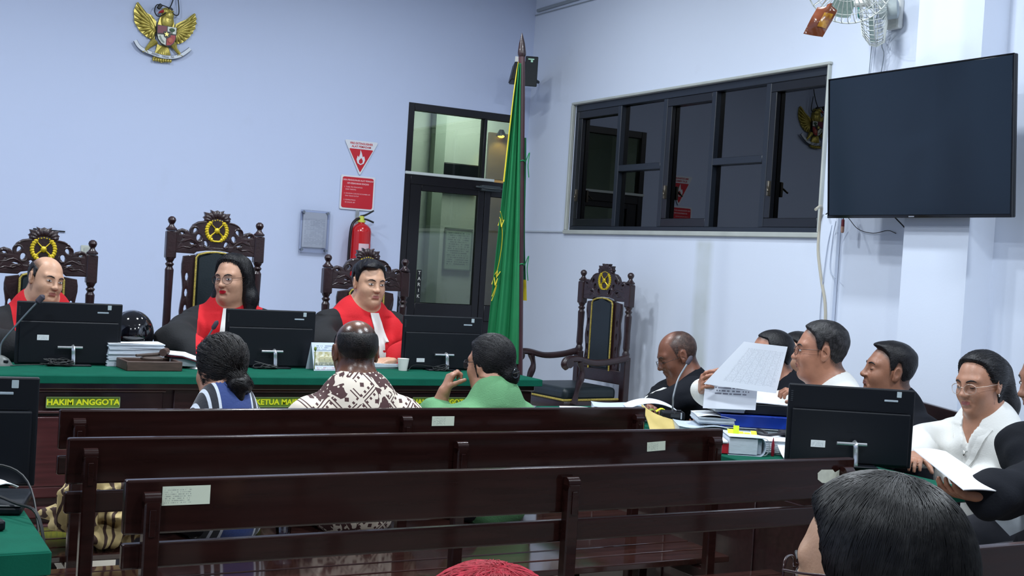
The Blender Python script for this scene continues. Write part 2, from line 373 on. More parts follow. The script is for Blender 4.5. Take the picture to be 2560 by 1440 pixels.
# ---- door in the back wall
door = structure('door_1', (0, YB, 0))
def dbar(n, x0, x1, z0, z1, dy=.03, t=.07, m=ALUB, par=None):
    b = B(); add_box(b, ((x0 + x1) / 2, dy, (z0 + z1) / 2), (x1 - x0, t, z1 - z0), .003); return obj(n, b, m, par or door)
ZT = 2.055
dbar('door_frame', DX0, DX0 + .05, .15, DZ1); dbar('door_frame', DX1 - .05, DX1, .15, DZ1); dbar('door_frame', DX0 + .05, DX1 - .05, DZ1 - .055, DZ1)
dbar('transom', DX0 + .05, DX1 - .05, 1.985, ZT); dbar('transom_cap', DX0 + .0, DX1 - .2, ZT, ZT + .022, -.006, .03, mat('cap strip', (205, 212, 210), .35))
dbar('door_mullion', 4.43, 4.455, ZT + .022, DZ1 - .055)
leaf = dbar('door_leaf', DX0 + .055, DX0 + .15, .17, 1.99, .03, .045)
dbar('stile', 4.42, 4.475, .17, 1.99, .03, .045, ALUB, leaf); dbar('rail', DX0 + .15, 4.42, 1.94, 1.99, .03, .045, ALUB, leaf); dbar('rail', DX0 + .15, 4.42, .95, 1.075, .03, .045, ALUB, leaf)
dbar('kick_panel', DX0 + .15, 4.42, .17, .95, .035, .02, ALUB, leaf)
DG = glass('door glass', (190, 200, 192), .05)
dbar('glass', DX0 + .15, 4.42, 1.075, 1.94, .03, .006, DG, leaf)
dbar('side_stile', 4.48, 4.53, .17, 1.99, .03, .045); dbar('side_rail', 4.53, DX1 - .05, 1.94, 1.99, .03, .045); dbar('side_rail', 4.53, DX1 - .05, .95, 1.075, .03, .045); dbar('side_panel', 4.53, DX1 - .05, .17, .95, .035, .02)
dbar('glass', 4.53, DX1 - .05, 1.075, 1.94, .03, .006, DG); dbar('glass', DX0 + .05, 4.43, ZT + .022, DZ1 - .055, .03, .006, DG); dbar('glass', 4.455, DX1 - .05, ZT + .022, DZ1 - .055, .03, .006, DG)
b = B(); add_box(b, (4.50, -.03, 2.0), (.17, .05, .045), .006); add_box(b, (4.41, -.055, 2.005), (.10, .014, .014), .003); add_tube(b, [(4.43, -.055, 2.0), (4.62, -.10, 2.0)], .007, 6); obj('door_closer', b, mat('closer grey', (60, 68, 72), .4), door)
stk = dbar('pull_sticker', 3.935, 3.975, 1.07, 1.33, .022, .003, mat('sticker black', (24, 28, 30), .5)); 
for i, ch in enumerate('TARIK'): text('sticker_letter', ch, .038, WHITEP, stk, (3.955, .018, 1.305 - i * .045))
b = B(); add_tube(b, smooth_pts([(4.36, -.03, 1.45), (4.36, -.06, 1.43), (4.36, -.06, 1.12), (4.36, -.03, 1.10)], 4), .01, 8); 
# things in the hall behind the glass
t = thing('wall_box', 'dark box on the hall wall seen through the transom glass', 'wall box', (4.88, 10.0, 2.19)); b = B(); add_box(b, (0, -.04, 0), (.42, .08, .20), .01); obj('case', b, BLACKP, t); b = B(); add_box(b, (0, -.084, -.05), (.36, .008, .05), .003); obj('front_slot', b, BLACKS, t)
b = B(); add_box(b, (5.62, 9.98, 1.38), (.86, .03, 2.46), .005); o = struct('door_2', b, mat('hall door wood', (120, 98, 66), .5, var=.2))
t = thing('wall_lamp', 'small hall lamp glowing yellow behind the transom glass', 'lamp', (5.30, 9.94, 2.64)); b = B(); add_lathe(b, [(.02, 0), (.045, -.05), (.05, -.06)][::-1], seg=14); obj('shade', b, ALUB, t); b = B(); add_ell(b, (0, 0, -.05), (.035, .035, .025)); obj('bulb', b, emit('lamp glow', (255, 205, 70), 14), t)
l = bpy.data.lights.new('lamp_spot', 'SPOT'); l.energy = 9; l.color = (1, .72, .2); l.spot_size = 1.7; l.spot_blend = .6; l.shadow_soft_size = .02; o = bpy.data.objects.new('lamp_spot', l); o.location = (5.30, 9.86, 2.60); o.rotation_euler = (.25, 0, 0); COL.objects.link(o)
t = thing('wall_notice', 'pale framed notice on the hall wall behind the door glass', 'notice', (4.95, 9.995, 1.52)); flat('notice_sheet', .26, .36, printed('hall notice', (170, 185, 170), (90, 105, 95), 18, 40), t, (0, -.012, 0)); b = B()
for s in (-1, 1): add_box(b, (s * .135, -.01, 0), (.012, .018, .38)); add_box(b, (0, -.01, s * .185), (.27, .018, .012))
obj('notice_frame', b, mat('notice frame', (120, 134, 122), .5), t)

# ---- ceiling lamps
proto = None
for i, (x, y) in enumerate(LAMPS):
    lab = 'square white ceiling lamp panel'
    if proto is None:
        proto = thing('ceiling_lamp', lab, 'ceiling lamp', (x, y, CEIL), 0, 'square ceiling lamps')
        b = B()
        for s in (-1, 1): add_box(b, (s * .165, 0, -.018), (.02, .35, .036), .003); add_box(b, (0, s * .165, -.018), (.31, .02, .036), .003)
        obj('lamp_frame', b, WHITEP, proto); b = B(); add_box(b, (0, 0, -.012), (.31, .31, .012)); obj('diffuser', b, emit('lamp panel', (235, 244, 255), 3), proto)
    else: dup(proto, (x, y, CEIL), 0)  # the last panel belongs to the added corner fill
# ================================================================== benches
def asset_sticker(par, x, y, z, w=.075, h=.03, m=None, rot=(0, 0, 0), name='asset_sticker'):
    return flat(name, w, h, m or STICK, par, (x, y, z), rot, .0008)
def make_bench(L=2.18, seatx=(0, .09)):
    """origin: floor, left end, back face of the back posts; sitters face +y"""
    r = thing('courtroom_bench', '', 'bench')
    for z0, z1 in ((.768, .89), (.69, .747)):
        b = B(); add_box(b, (L / 2, .012, (z0 + z1) / 2), (L, .026, z1 - z0), .005, seg=2); obj('backrest_board', b, WOODB, r)
    for x in (.055, L / 2 + .06, L - .045):
        b = B(); add_box(b, (x, -.018, .425), (.036, .034, .85), .004); add_tube(b, [(x - .018, -.016, .848), (x + .018, -.016, .848)], .019, 14); add_box(b, (x, -.036, .80), (.014, .006, .06), .001)
        obj('back_post', b, WOODB, r)
        b = B(); add_box(b, (x, .38, .20), (.04, .045, .40), .004); obj('leg', b, WOODB, r)
        b = B(); add_box(b, (x, .19, .385), (.034, .40, .04), .003); obj('seat_bearer', b, WOODB, r)
        b = B(); add_box(b, (x, .19, .12), (.03, .36, .035), .003); obj('stretcher', b, WOODB, r)
    for k, y in enumerate((.085, .205, .325, .415)):
        b = B(); add_box(b, ((seatx[0] + L + seatx[1]) / 2, y, .42), (L + seatx[1] - seatx[0], .108 if k < 3 else .06, .022), .004, seg=2); obj('seat_slat', b, SLATM, r)
    return r
def bench(proto, x, y, lab, rz=0, z=0):
    o = dup(proto, (x, y, z), rz, lab, 'dark slatted court benches'); return o
b3 = make_bench(); b3.location = (.585, 2.755, 0); b3['label'] = 'nearest long dark bench, asset sticker at its end post and torn paper at the other'; b3['group'] = 'dark slatted court benches'
b2 = bench(b3, .56, 3.36, 'middle long dark bench of three, sticker towards its window end'); b1 = bench(b3, .625, 3.92, 'farthest long dark bench, where three people sit facing the judges')
b4 = bench(b3, 1.86, 1.735, 'dark bench end showing beside the black-haired head, nearest the camera')
b5 = bench(b3, -.45, .84, 'dark bench under the two heads seen from behind')
asset_sticker(b3, .135, -.003, .853, .108, .043); asset_sticker(b2, 1.895, -.003, .835, .075, .031, rot=(0, -.05, 0)); asset_sticker(b1, 1.30, -.003, .845, .088, .034)
b = B(); add_prism(b, [(2.03, .848), (2.045, .858), (2.09, .857), (2.10, .848), (2.118, .856), (2.135, .85), (2.128, .826), (2.09, .815), (2.05, .818), (2.032, .829)], -.001, xf((0, -.0015, 0))); obj('torn_paper', b, mat('torn paper', (206, 210, 196), .8, var=.15, vscale=60), b3)

# ================================================================== judges' bench
YD, XD = 5.48, 3.21
jb = thing('judges_bench', 'long mahogany judges bench with name plates, moulded panels and green top', 'court bench', (0, YD, -.0125))
b = B(); add_box(b, (1.2, .36, .805), (4.0, .76, .05), .006); obj('desk_top', b, DESKD, jb)
b = B(); add_box(b, (1.2, .055, .465), (3.96, .05, .63), .003); obj('front_board', b, DESKD, jb)
for (x0, x1) in ((-.72, -.06), (.11, 1.31), (1.53, 2.16), (2.38, 3.10)):
    b = B(); add_box(b, ((x0 + x1) / 2, .026, .725), (x1 - x0, .012, .085), .004); obj('name_panel', b, DESKD, jb)
    for z, h, d in ((.773, .012, .024), (.681, .012, .024)):
        b = B(); add_box(b, ((x0 + x1) / 2, .018, z), (x1 - x0 + .02, d, h), .004, seg=2); obj('panel_moulding', b, DESKW, jb)
    b = B(); add_box(b, ((x0 + x1) / 2, .022, .51), (x1 - x0, .016, .30), .004); obj('lower_panel', b, DESKW, jb)
for x in (-.80, .025, 1.42, 2.27, 3.155):
    b = B(); add_box(b, (x, .022, .475), (.13 if x < 3 else .09, .024, .61), .004); obj('stile', b, DESKD, jb)
for z, d in ((.335, .03), (.25, .045), (.175, .06)):
    b = B(); add_box(b, (1.2, .03, z), (3.98, d, .05), .006); obj('base_moulding', b, DESKW, jb)
b = B(); add_box(b, (3.175, .38, .47), (.03, .60, .63), .003); obj('end_panel', b, DESKW, jb)
GP = mat('name plate green', (118, 150, 58), .35, metal=.2, var=.3, vscale=25); YT = mat('name plate yellow', (226, 232, 40), .4)
for x, s in ((.968, 'HAKIM ANGGOTA'), (1.85, 'KETUA MAJELIS'), (2.672, 'HAKIM ANGGOTA')):
    hw = .173 if s[0] == 'K' else .152
    b = B(); add_box(b, (x, .006, .7235), (hw * 2, .010, .044), .002); p = obj('name_plate', b, GP, jb)
    b = B()
    for s_ in (-1, 1): add_box(b, (x + s_ * (hw - .001), .0, .7235), (.003, .004, .046)); add_box(b, (x, .0, .7235 + s_ * .0225), (hw * 2 + .001, .004, .003))
    obj('plate_rim', b, mat('plate rim', (150, 178, 120), .4), p)
    text('lettering', s, .035, YT, p, (x, .0, .7235), ext=.001, off=.0011, sx=1.03)
asset_sticker(jb, 2.663, .005, .79, .058, .022, STICKW, name='white_sticker')
b = B(); add_box(b, (1.2, YD + .345, .826), (4.04, .79, .016), .006, seg=2)
for y in (YD - .052,): add_box(b, (1.2, y, .8135), (4.04, .006, .036), .002)
add_box(b, (3.222, YD + .345, .8135), (.006, .79, .036), .002); add_box(b, (-.822, YD + .345, .8135), (.006, .79, .036), .002)
for v in b.verts:
    if v.co.z < .808: v.co.y += .004 * math.sin(v.co.x * 9); v.co.z += .003 * math.sin(v.co.x * 14)
tag(obj('table_cloth', b, GCLOTH), 'green cloth covering the top of the judges bench', 'cloth')
ZD = .834

# ================================================================== monitors
def make_monitor():
    """rear towards -y; origin on the table under the stand"""
    r = thing('monitor', '', 'monitor')
    b = B(); add_box(b, (0, 0, .144), (.458, .016, .284), .005, seg=2); obj('rear_cover', b, BLACKP, r)
    b = B(); add_box(b, (0, -.010, .104), (.43, .014, .190), .005, seg=2); add_box(b, (.0, -.0095, .203), (.41, .004, .0025)); obj('rear_housing', b, BLACKP, r)
    b = B(); add_box(b, (0, .0092, .148), (.446, .003, .262), .001); obj('screen', b, BLACKS, r)
    b = B(); add_tube(b, [(-.054, -.042, .084), (.054, -.042, .084)], .0062, 10); obj('stand_bar', b, SILVER, r)
    b = B(); add_tube(b, smooth_pts([(.012, -.024, .09), (.012, -.048, .082), (.014, -.05, .05), (.014, -.055, .012), (.014, -.05, .003)], 4), .0075, 8, sq=(1.2, .6)); obj('stand_leg', b, SILVER, r)
    b = B(); add_box(b, (0, .0, .004), (.19, .13, .008), .003); obj('stand_foot', b, BLACKP, r)
    b = B(); add_box(b, (.170, -.0088, .268), (.017, .0018, .021), .001); obj('badge', b, mat('badge', (176, 190, 196), .4), r)
    b = B(); add_box(b, (.142, -.0088, .244), (.05, .0018, .007), .001); obj('model_strip', b, mat('strip grey', (165, 178, 188), .4), r)
    b = B()
    for k in range(6): add_box(b, (-.218, -.0088, .225 + k * .007), (.008, .0012, .0045))
    obj('side_mark', b, mat('mark grey', (40, 45, 52), .4), r)
    b = B(); add_box(b, (0, -.0172, .125), (.03, .001, .004)); obj('vent', b, BLACKP, r)
    return r
m1 = make_monitor(); m1.location = (.955, 5.85, ZD); m1['label'] = 'black monitor seen from behind, in front of the balding judge'; m1['group'] = 'black monitors seen from the back'
GM = 'black monitors seen from the back'
mlist = [m1, dup(m1, (1.90, 5.85, ZD), 0.02, 'black monitor seen from behind, in front of the woman judge', GM), dup(m1, (2.84, 5.85, ZD), -0.03, 'black monitor seen from behind, in front of the judge beside the door', GM),
         dup(m1, (3.245, 3.27, .765), -.50, 'black monitor seen from behind among papers on the prosecutors table', GM), dup(m1, (.262, 3.47, .75), -.12, 'large-looking black monitor at the picture edge on the low green table', GM)]
mlist[4].scale = (1.02,) * 3
asset_sticker(mlist[0], -.115, -.0185, .125, .05, .024, STICKW, name='white_sticker'); asset_sticker(mlist[2], -.125, -.0185, .052, .045, .02, STICKW, name='white_sticker'); asset_sticker(mlist[3], -.115, -.0185, .075, .052, .025, STICKW, name='white_sticker')
def tangle(name, label, c, r, n, seed, ext=None, rad=.0022):
    rg = random.Random(seed); pts = []
    for k in range(n):
        a = k * 1.9 + rg.uniform(-.5, .5); q = r * rg.uniform(.35, 1)
        pts.append((c[0] + q * math.cos(a) * 1.5, c[1] + q * math.sin(a) * .5, c[2] + .006 + rg.uniform(0, .03) * (1 if k % 3 else .2)))
    b = B(); add_tube(b, smooth_pts((ext or []) + pts, 5), rad, 6); return tag(obj(name, b, CABLE), label, 'cable')
tangle('cable_coil', 'coiled black cables under the monitor of the balding judge', (.90, 5.775, ZD), .055, 22, 3, [(.70, 5.75, ZD + .004), (.80, 5.79, ZD + .006)])
tangle('cable_coil', 'coiled cable under the monitor of the woman judge', (1.86, 5.775, ZD), .045, 18, 5)
tangle('cable_coil', 'loose cables beside the stand of the monitor nearest the door', (2.80, 5.775, ZD), .05, 14, 8, [(2.60, 5.74, ZD + .004), (2.68, 5.80, ZD + .03)])

# ================================================================== gooseneck microphones
def microphone(label, base, pts, baseM, head=.011, w=.09, shape='round', rz=0):
    t = thing('microphone', label, 'microphone', base, rz, 'gooseneck table microphones')
    b = B()
    if shape == 'round': add_lathe(b, [(w * .62, 0), (w * .6, .006), (w * .42, .03), (w * .2, .042), (.006, .046)], seg=24, sy=.75); obj('mic_base', b, baseM, t)
    else:
        add_box(b, (0, 0, .018), (w, .075, .036), .008, seg=2); o = obj('mic_base', b, baseM, t)
        b = B(); add_box(b, (w * .08, -.038, .022), (w * .42, .003, .02), .001); obj('display', b, BLACKS, o)
        b = B(); add_box(b, (w * .33, -.0385, .02), (.006, .004, .028), .001); obj('side_key', b, SILVER, o)
    b = B(); add_box(b, (w * .25, -.03 if shape == 'round' else -.02, .02 if shape == 'round' else .038), (.02, .012, .012), .002); obj('mic_button', b, BLACKP, t)
    P = smooth_pts(pts, 7)
    b = B(); add_tube(b, P, .0042, 8); obj('gooseneck', b, mat('gooseneck metal', (120, 126, 132), .35, metal=.5), t)
    e = P[-1]; d = (P[-1] - P[-3]).normalized(); b = B(); add_tube(b, [e - d * .002, e + d * .006, e + d * .035, e + d * .045], [.006, head, head, .004], 12); obj('mic_capsule', b, mat('mic foam', (58, 54, 66), .8, bump=.4, bscale=300), t)
    return t
microphone('gooseneck microphone reaching up before the balding judge', (.66, 5.80, ZD), [(0, 0, .04), (.005, 0, .10), (.05, -.02, .17), (.10, -.04, .24), (.135, -.05, .285)], mat('mic base grey', (96, 100, 98), .4), .014, .09)
microphone('silver-based gooseneck microphone before the woman judge', (1.555, 5.78, ZD), [(0, 0, .04), (.0, 0, .09), (.012, -.0, .14), (.035, -.01, .19)], SILVER, .011, .12)
microphone('black box-based microphone among files on the prosecutors table', (3.155, 4.215, .80), [(0, 0, .03), (.0, 0, .07), (.0, 0, .10), (.02, .03, .17), (.06, .07, .235)], BLACKP, .01, .10, 'box', -.5)

# ================================================================== throne chairs
def mirror(L): return L + [(-x, z) for x, z in L[::-1]]
def C2(x, y): return ((x - 490) * .000628, (110 - y) * .000612)     # carving drawn on a 0.49 m wide grid, z from the crown down
def drop(cx, cy, w, h, a=0):
    pts = []
    for k in range(10):
        t = 2 * PI * k / 10; x = 1.25 * w * math.cos(t) * (1 - .35 * math.sin(t)); y = 1.22 * h * math.sin(t)
        pts.append((cx + x * math.cos(a) - y * math.sin(a), cy + x * math.sin(a) + y * math.cos(a)))
    return [C2(*p) for p in pts]
def curl(cx, cy, r0, r1, a0, a1, n=14): return [(cx + (r0 + (r1 - r0) * k / n) * math.cos(a0 + (a1 - a0) * k / n), cy + (r0 + (r1 - r0) * k / n) * math.sin(a0 + (a1 - a0) * k / n)) for k in range(n + 1)]
def make_throne(H, name_label):
    r = thing('carved_armchair', name_label, 'chair')
    W2 = .245
    # posts
    for s in (-1, 1):
        b = B(); x = s * W2; hz = H - .085
        add_box(b, (x, 0, hz - .11), (.056, .05, .15), .006); add_box(b, (x, 0, .35), (.05, .05, .70), .004)
        add_lathe(b, [(.02, hz - .034), (.03, hz - .03), (.03, hz - .022), (.022, hz - .015), (.014, hz - .005), (.012, hz + .002), (.019, hz + .012), (.023, hz + .024), (.019, hz + .036), (.008, hz + .044)], (x, 0, 0), 14)
        top = hz - .185; add_lathe(b, [(.022, .69), (.026, .72), (.018, .74), (.023, .76), (.021, (top + .7) / 2), (.024, top - .06), (.016, top - .045), (.025, top - .03), (.016, top - .02), (.024, top - .005), (.024, top + .005)], (x, 0, 0), 14)
        obj('back_post', b, CARVE, r)
    # crest
    L = [(-.0, 105)] if False else []
    half = [(490, 103), (465, 116), (440, 106), (448, 134), (384, 126), (392, 150), (376, 166), (394, 186), (380, 203), (330, 212), (288, 240), (262, 285), (258, 322), (232, 296), (190, 284), (152, 300), (132, 335), (130, 490), (300, 492), (322, 472), (400, 458), (490, 454)]
    L = [C2(*p) for p in half]; out = L + [(-x, z) for x, z in L[-2:0:-1]]
    hs = []
    for h in (drop(300, 290, 17, 26, .5), drop(333, 352, 20, 32, .3), drop(404, 405, 17, 30, -.5), drop(192, 322, 18, 12, .2), drop(282, 408, 26, 10, .2), drop(204, 366, 9, 7), drop(408, 178, 8, 8), drop(455, 450, 10, 5)):
        hs.append(h); hs.append([(-x, z) for x, z in h[::-1]])
    b = plate2d(out, hs, .012, .004)
    for v in b.verts: v.co.z += H
    crest = obj('crest_rail', b, CARVE, r)
    b = B()
    for s in (-1, 1):
        for c in (curl(300, 292, 46, 30, 2.2, 6.6), curl(192, 326, 40, 24, 2.6, 6.6), curl(335, 356, 38, 24, -.8, 3.2), curl(404, 408, 30, 22, .2, 3.9), [(140, 470), (200, 440), (260, 450), (320, 420), (350, 470)], [(150, 400), (210, 392), (262, 372), (318, 400), (352, 452)], [(262, 300), (290, 240), (340, 214), (392, 205), (400, 190)], [(240, 430), (290, 425), (330, 445)]):
            pts = [(C2(*p)[0] * s, -.014, C2(*p)[1] + H) for p in c]
            add_tube(b, smooth_pts(pts, 2), [.0062 - .0035 * abs(2 * k / (2 * len(pts) - 2) - 1) for k in range(2 * (len(pts) - 1) + 1)], 6)
        for k in range(4):
            a = .25 + k * .42; add_ell(b, (s * math.sin(a) * .052, -.012, H - .048 + .03 * math.cos(a)), (.013, .010, .022), 8, 6, (0, s * a, 0))
    add_ell(b, (0, -.012, H - .016), (.014, .012, .022), 8, 6); obj('carved_scrolls', b, CARVE, crest)
    b = B(); zc = H - .105; add_lathe(b, [(.068, -.02), (.070, .0), (.064, .006), (.058, .002)], (0, -.008, zc), 28, (PI / 2, 0, 0)); obj('medallion', b, CARVE, r)
    b = B(); y = -.016
    for s in (-1, 1):
        for k in range(9):
            a = .75 + k * .235; add_ell(b, (s * math.sin(a) * .056, y, zc + math.cos(a) * .058), (.0095, .007, .0125), 8, 6, (0, s * a + .5 * s, 0))
        add_tube(b, [(-s * .040, y, zc + .044), (s * .0, y - .006, zc + .002), (s * .034, y, zc - .030)], [.0022, .004, .005], 6)
        add_ell(b, (s * .034, y, zc - .034), (.012, .006, .009), 8, 6, (0, s * .8, 0))
    for k in range(5): add_ell(b, ((k - 2) * .0135, y, zc + .060 - abs(k - 2) * .0035), (.0042, .004, .0042), 6, 5)
    add_ell(b, (0, y - .004, zc), (.0155, .010, .0165), 14, 9)
    add_tube(b, [(-.032, y, zc - .052), (-.012, y - .004, zc - .058), (.012, y - .004, zc - .058), (.032, y, zc - .052)], [.005, .006, .006, .005], 6, sq=(1, .7)); obj('gold_emblem', b, GOLD, r)
    # padded back with braid, pierced slats either side
    zt, zb = H - .235, .60
    arch = [(-.112, zb), (-.112, zt - .02), (-.10, zt - .002), (-.05, zt + .012), (0, zt + .016), (.05, zt + .012), (.10, zt - .002), (.112, zt - .02), (.112, zb)]
    b = B(); add_prism(b, arch, .028, xf((0, -.014, 0))); obj('back_frame', b, CARVE, r)
    b = B(); add_prism(b, [(x * .93, z if z > zb else z + .01) for x, z in arch], .03, xf((0, -.03, -.006))); bmesh.ops.bevel(b, geom=[e for e in b.edges if abs(e.verts[0].co.y - e.verts[1].co.y) < 1e-4 and e.verts[0].co.y < -.02], offset=.012, segments=3, affect='EDGES'); obj('back_cushion', b, LEATHER, r)
    b = B(); add_tube(b, [(x * .96, -.024, z - .004) for x, z in arch], .0058, 8); obj('braid', b, BRAID, r)
    for s in (-1, 1):
        hl = []; z = zb + .05
        while z < zt - .08: hl.append([(s * (.150 + .012 * math.cos(t)), z + .026 * math.sin(t)) for t in (2 * PI * k / 8 for k in range(8))]); z += .088
        b = plate2d([(s * .113, zb), (s * .113, zt - .01), (s * .172, zt - .02)] + [(s * (.172 + .006 * math.sin(k * 1.1)), zt - .02 - (zt - zb - .02) * k / 14) for k in range(1, 15)], hl, .008, .003); obj('pierced_slat', b, CARVE, r)
    b = B(); add_box(b, (0, 0, .56), (.46, .035, .09), .006); obj('lower_rail', b, CARVE, r)
    # seat, apron, braid, arms, legs
    b = B(); add_box(b, (0, -.27, .385), (.50, .46, .07), .006); obj('seat_frame', b, CARVE, r)
    b = B(); add_box(b, (0, -.27, .455), (.47, .44, .09), .03, seg=3); obj('seat_cushion', b, LEATHER, r)
    b = B(); add_tube(b, [(-.25, -.05, .425), (-.25, -.505, .425), (.25, -.505, .425), (.25, -.05, .425)], .007, 8); obj('seat_braid', b, BRAID, r)
    for s in (-1, 1):
        x = s * .262
        b = B(); add_tube(b, smooth_pts([(x, .0, .70), (x, -.12, .675), (x, -.28, .665), (x, -.42, .69), (x, -.50, .685), (x, -.525, .655), (x, -.50, .635)], 5), [.016, .02, .021, .022, .023, .025, .024, .022] and .022, 10, sq=(.8, 1.1)); add_tube(b, [(x - .022, -.495, .662), (x + .022, -.495, .662)], .03, 14); arm = obj('armrest', b, CARVE, r)
        b = B(); add_tube(b, smooth_pts([(x, -.40, .675), (x, -.375, .60), (x, -.40, .52), (x, -.43, .40)], 4), [.020 + .004 * math.cos(k) for k in range(13)], 8, sq=(1, 1.25)); obj('arm_support', b, CARVE, arm)
    for sx in (-1, 1):
        for yy in (-.47, -.03):
            b = B(); add_lathe(b, [(.018, 0), (.026, .03), (.018, .06), (.024, .16), (.028, .24), (.02, .27), (.03, .30), (.03, .36)], (sx * .22, yy, 0), 12); obj('leg', b, CARVE, r)
    return r
GC = 'carved court armchairs'
th = make_throne(1.30, 'carved armchair with gold emblem behind the balding judge'); th.location = (.945, 6.72, .15); th['group'] = GC
th2 = make_throne(1.455, 'tallest carved armchair, open leather back beside the woman judge'); th2.location = (1.845, 6.74, .15); th2['group'] = GC
dup(th, (2.76, 6.76, .15), 0, 'carved armchair behind the judge in front of the door', GC)
dup(th, (4.56, 6.92, .15), PI * .5 * -1 + .12, 'empty carved armchair with black leather seat against the side wall', GC)
# ================================================================== national emblem (gilded relief on the back wall)
def G(u, v): return (.000339 * u + .00002 * v + 1.6014 - 1.9, .000046 * u - .000323 * v + 3.0269 - 2.83)
em = thing('eagle_emblem', 'gilded eagle wall emblem with heraldic shield and white motto ribbon', 'emblem', (1.9, 8.6, 2.83))
GILT = mat('gilding', (196, 178, 86), .32, metal=.45, var=.3, vscale=40, bump=.2, bscale=120)
def gp(bm, pts, y0, t, sm=0):
    P = [G(*p) for p in pts]
    if sm: P = [(q.x, q.y) for q in smooth_pts([(x, z, 0) for x, z in P + P[:1]], sm)][:-1]
    add_prism(bm, P, -t, xf((0, -y0, 0)))
def feather(bm, a, c, w, y, t=.010):
    a = Vector(G(*a)).to_3d(); c = Vector(G(*c)).to_3d(); n = 7; pts, rr = [], []
    for k in range(n): q = a.lerp(c, k / (n - 1)); pts.append((q.x, -y - .004 * math.sin(PI * k / (n - 1)), q.y)); rr.append(w * (.35 + .65 * math.sin(PI * (.15 + .72 * k / (n - 1)))))
    add_tube(bm, pts, rr, 8, sq=(1, 1)); 
for nm, root, tips, ol in (('wing', (690, 560), [(352, 40), (318, 130), (292, 260), (290, 380), (330, 500), (395, 610), (470, 700), (560, 765), (640, 795)], [(355, 30), (410, 85), (430, 150), (560, 265), (640, 300), (705, 390), (730, 430), (720, 500), (700, 700), (690, 800), (560, 770), (400, 630), (300, 440), (290, 200)]),
                      ('wing', (1110, 640), [(1500, 260), (1522, 350), (1525, 450), (1500, 560), (1450, 660), (1380, 750), (1300, 830), (1210, 875), (1130, 890)], [(1490, 240), (1520, 330), (1520, 470), (1480, 600), (1380, 760), (1240, 870), (1130, 900), (1090, 880), (1095, 600), (1110, 480), (1200, 430), (1330, 370), (1420, 290)])):
    b = B(); gp(b, ol, .006, .012)
    for k, tp in enumerate(tips): feather(b, root, tp, .0125, .02 + .0015 * (k % 2))
    top = [(640, 305), (690, 380), (715, 470), (710, 560), (695, 650)] if root[0] < 900 else [(1340, 370), (1260, 410), (1180, 450), (1125, 500), (1110, 590)]
    for k, tp in enumerate(top[:4]): feather(b, top[-1], ((tp[0] + tips[2][0] * .35 + tp[0] * .0) / 1.35, (tp[1] + tips[2][1] * .35) / 1.35), .012, .030)
    obj(nm, b, GILT, em, 50)
b = B(); gp(b, [(800, 330), (870, 190), (960, 170), (1020, 220), (1050, 380), (1070, 520), (1040, 700), (930, 900), (820, 760), (740, 560), (760, 430)], .008, .03, 3)
x, z = G(930, 420); add_ell(b, (x, -.035, z), (.045, .022, .06)); x, z = G(900, 230); add_ell(b, (x, -.045, z), (.030, .024, .028)); x, z = G(960, 300); add_ell(b, (x, -.04, z), (.035, .022, .04))
for k in range(3): feather(b, (940, 210), (990 + 30 * k, 150 + 40 * k), .006, .05)
obj('body', b, GILT, em, 50)
b = B(); x, z = G(815, 235); add_tube(b, [(x + .022, -.05, z + .003), (x + .005, -.055, z + .004), (x - .015, -.052, z - .006), (x - .022, -.048, z - .014)], [.011, .011, .007, .002], 8); obj('beak', b, mat('beak red', (170, 44, 48), .4), em)
for (p, q, f) in (((690, 830), (560, 960), (500, 1040)), ((1050, 900), (1100, 1010), (1180, 1120))):
    b = B(); a = [G(*p), G(*q), G(*f)]; add_tube(b, [(x, -.03, z) for x, z in a], [.026, .013, .011], 8)
    for k in (-1, 0, 1): add_tube(b, [(a[2][0], -.03, a[2][1]), (a[2][0] + .018 * k, -.035, a[2][1] - .012)], [.007, .004], 6)
    obj('leg', b, GILT, em)
b = B(); gp(b, [(740, 900), (930, 950), (960, 1000), (1010, 1260), (820, 1290), (640, 1210), (720, 1000)], .006, .014)
for k in range(7): feather(b, (850 + 15 * k, 960), (655 + 57 * k, 1215 + 8 * k), .010, .02)
obj('tail', b, GILT, em)
SH = [(718, 505), (920, 535), (1112, 570), (1100, 700), (1085, 820), (1050, 900), (985, 950), (900, 955), (800, 905), (735, 810), (712, 690)]
b = B(); gp(b, SH, .04, .014); sh = obj('shield', b, mat('shield black', (30, 22, 28), .4), em)
def inset(pts, c, k): return [(c[0] + (x - c[0]) * k, c[1] + (y - c[1]) * k) for x, y in pts]
for nm, pts, m in (('shield_quarter', [(730, 520), (912, 545), (905, 690), (722, 680)], mat('shield maroon', (120, 30, 52), .4)), ('shield_quarter', [(928, 548), (1098, 572), (1085, 710), (920, 690)], mat('shield white', (222, 226, 214), .4)),
                   ('shield_quarter', [(722, 712), (898, 718), (880, 935), (800, 890), (740, 800)], MATS['shield white']), ('shield_quarter', [(912, 720), (1080, 735), (1070, 820), (1035, 890), (980, 935), (895, 940)], mat('shield red', (170, 40, 44), .4))):
    b = B(); gp(b, pts, .054, .003); obj(nm, b, m, sh)
b = B(); c0 = G(1010, 620)
add_ell(b, (c0[0], -.06, c0[1]), (.02, .003, .012)); add_box(b, (c0[0], -.06, c0[1] - .016), (.006, .004, .02)); obj('tree_charge', b, mat('charge green', (60, 90, 60), .5), sh)
b = B(); c0 = G(975, 835); add_ell(b, (c0[0], -.06, c0[1]), (.017, .004, .02)); obj('bull_charge', b, mat('charge tan', (196, 110, 86), .5), sh)
b = B(); P = [G(*p) for p in ((765, 735), (800, 820), (850, 880))]; add_tube(b, [(x, -.06, z) for x, z in P], .007, 6, sq=(1, .5)); obj('cotton_charge', b, mat('charge grey', (150, 160, 150), .5), sh)
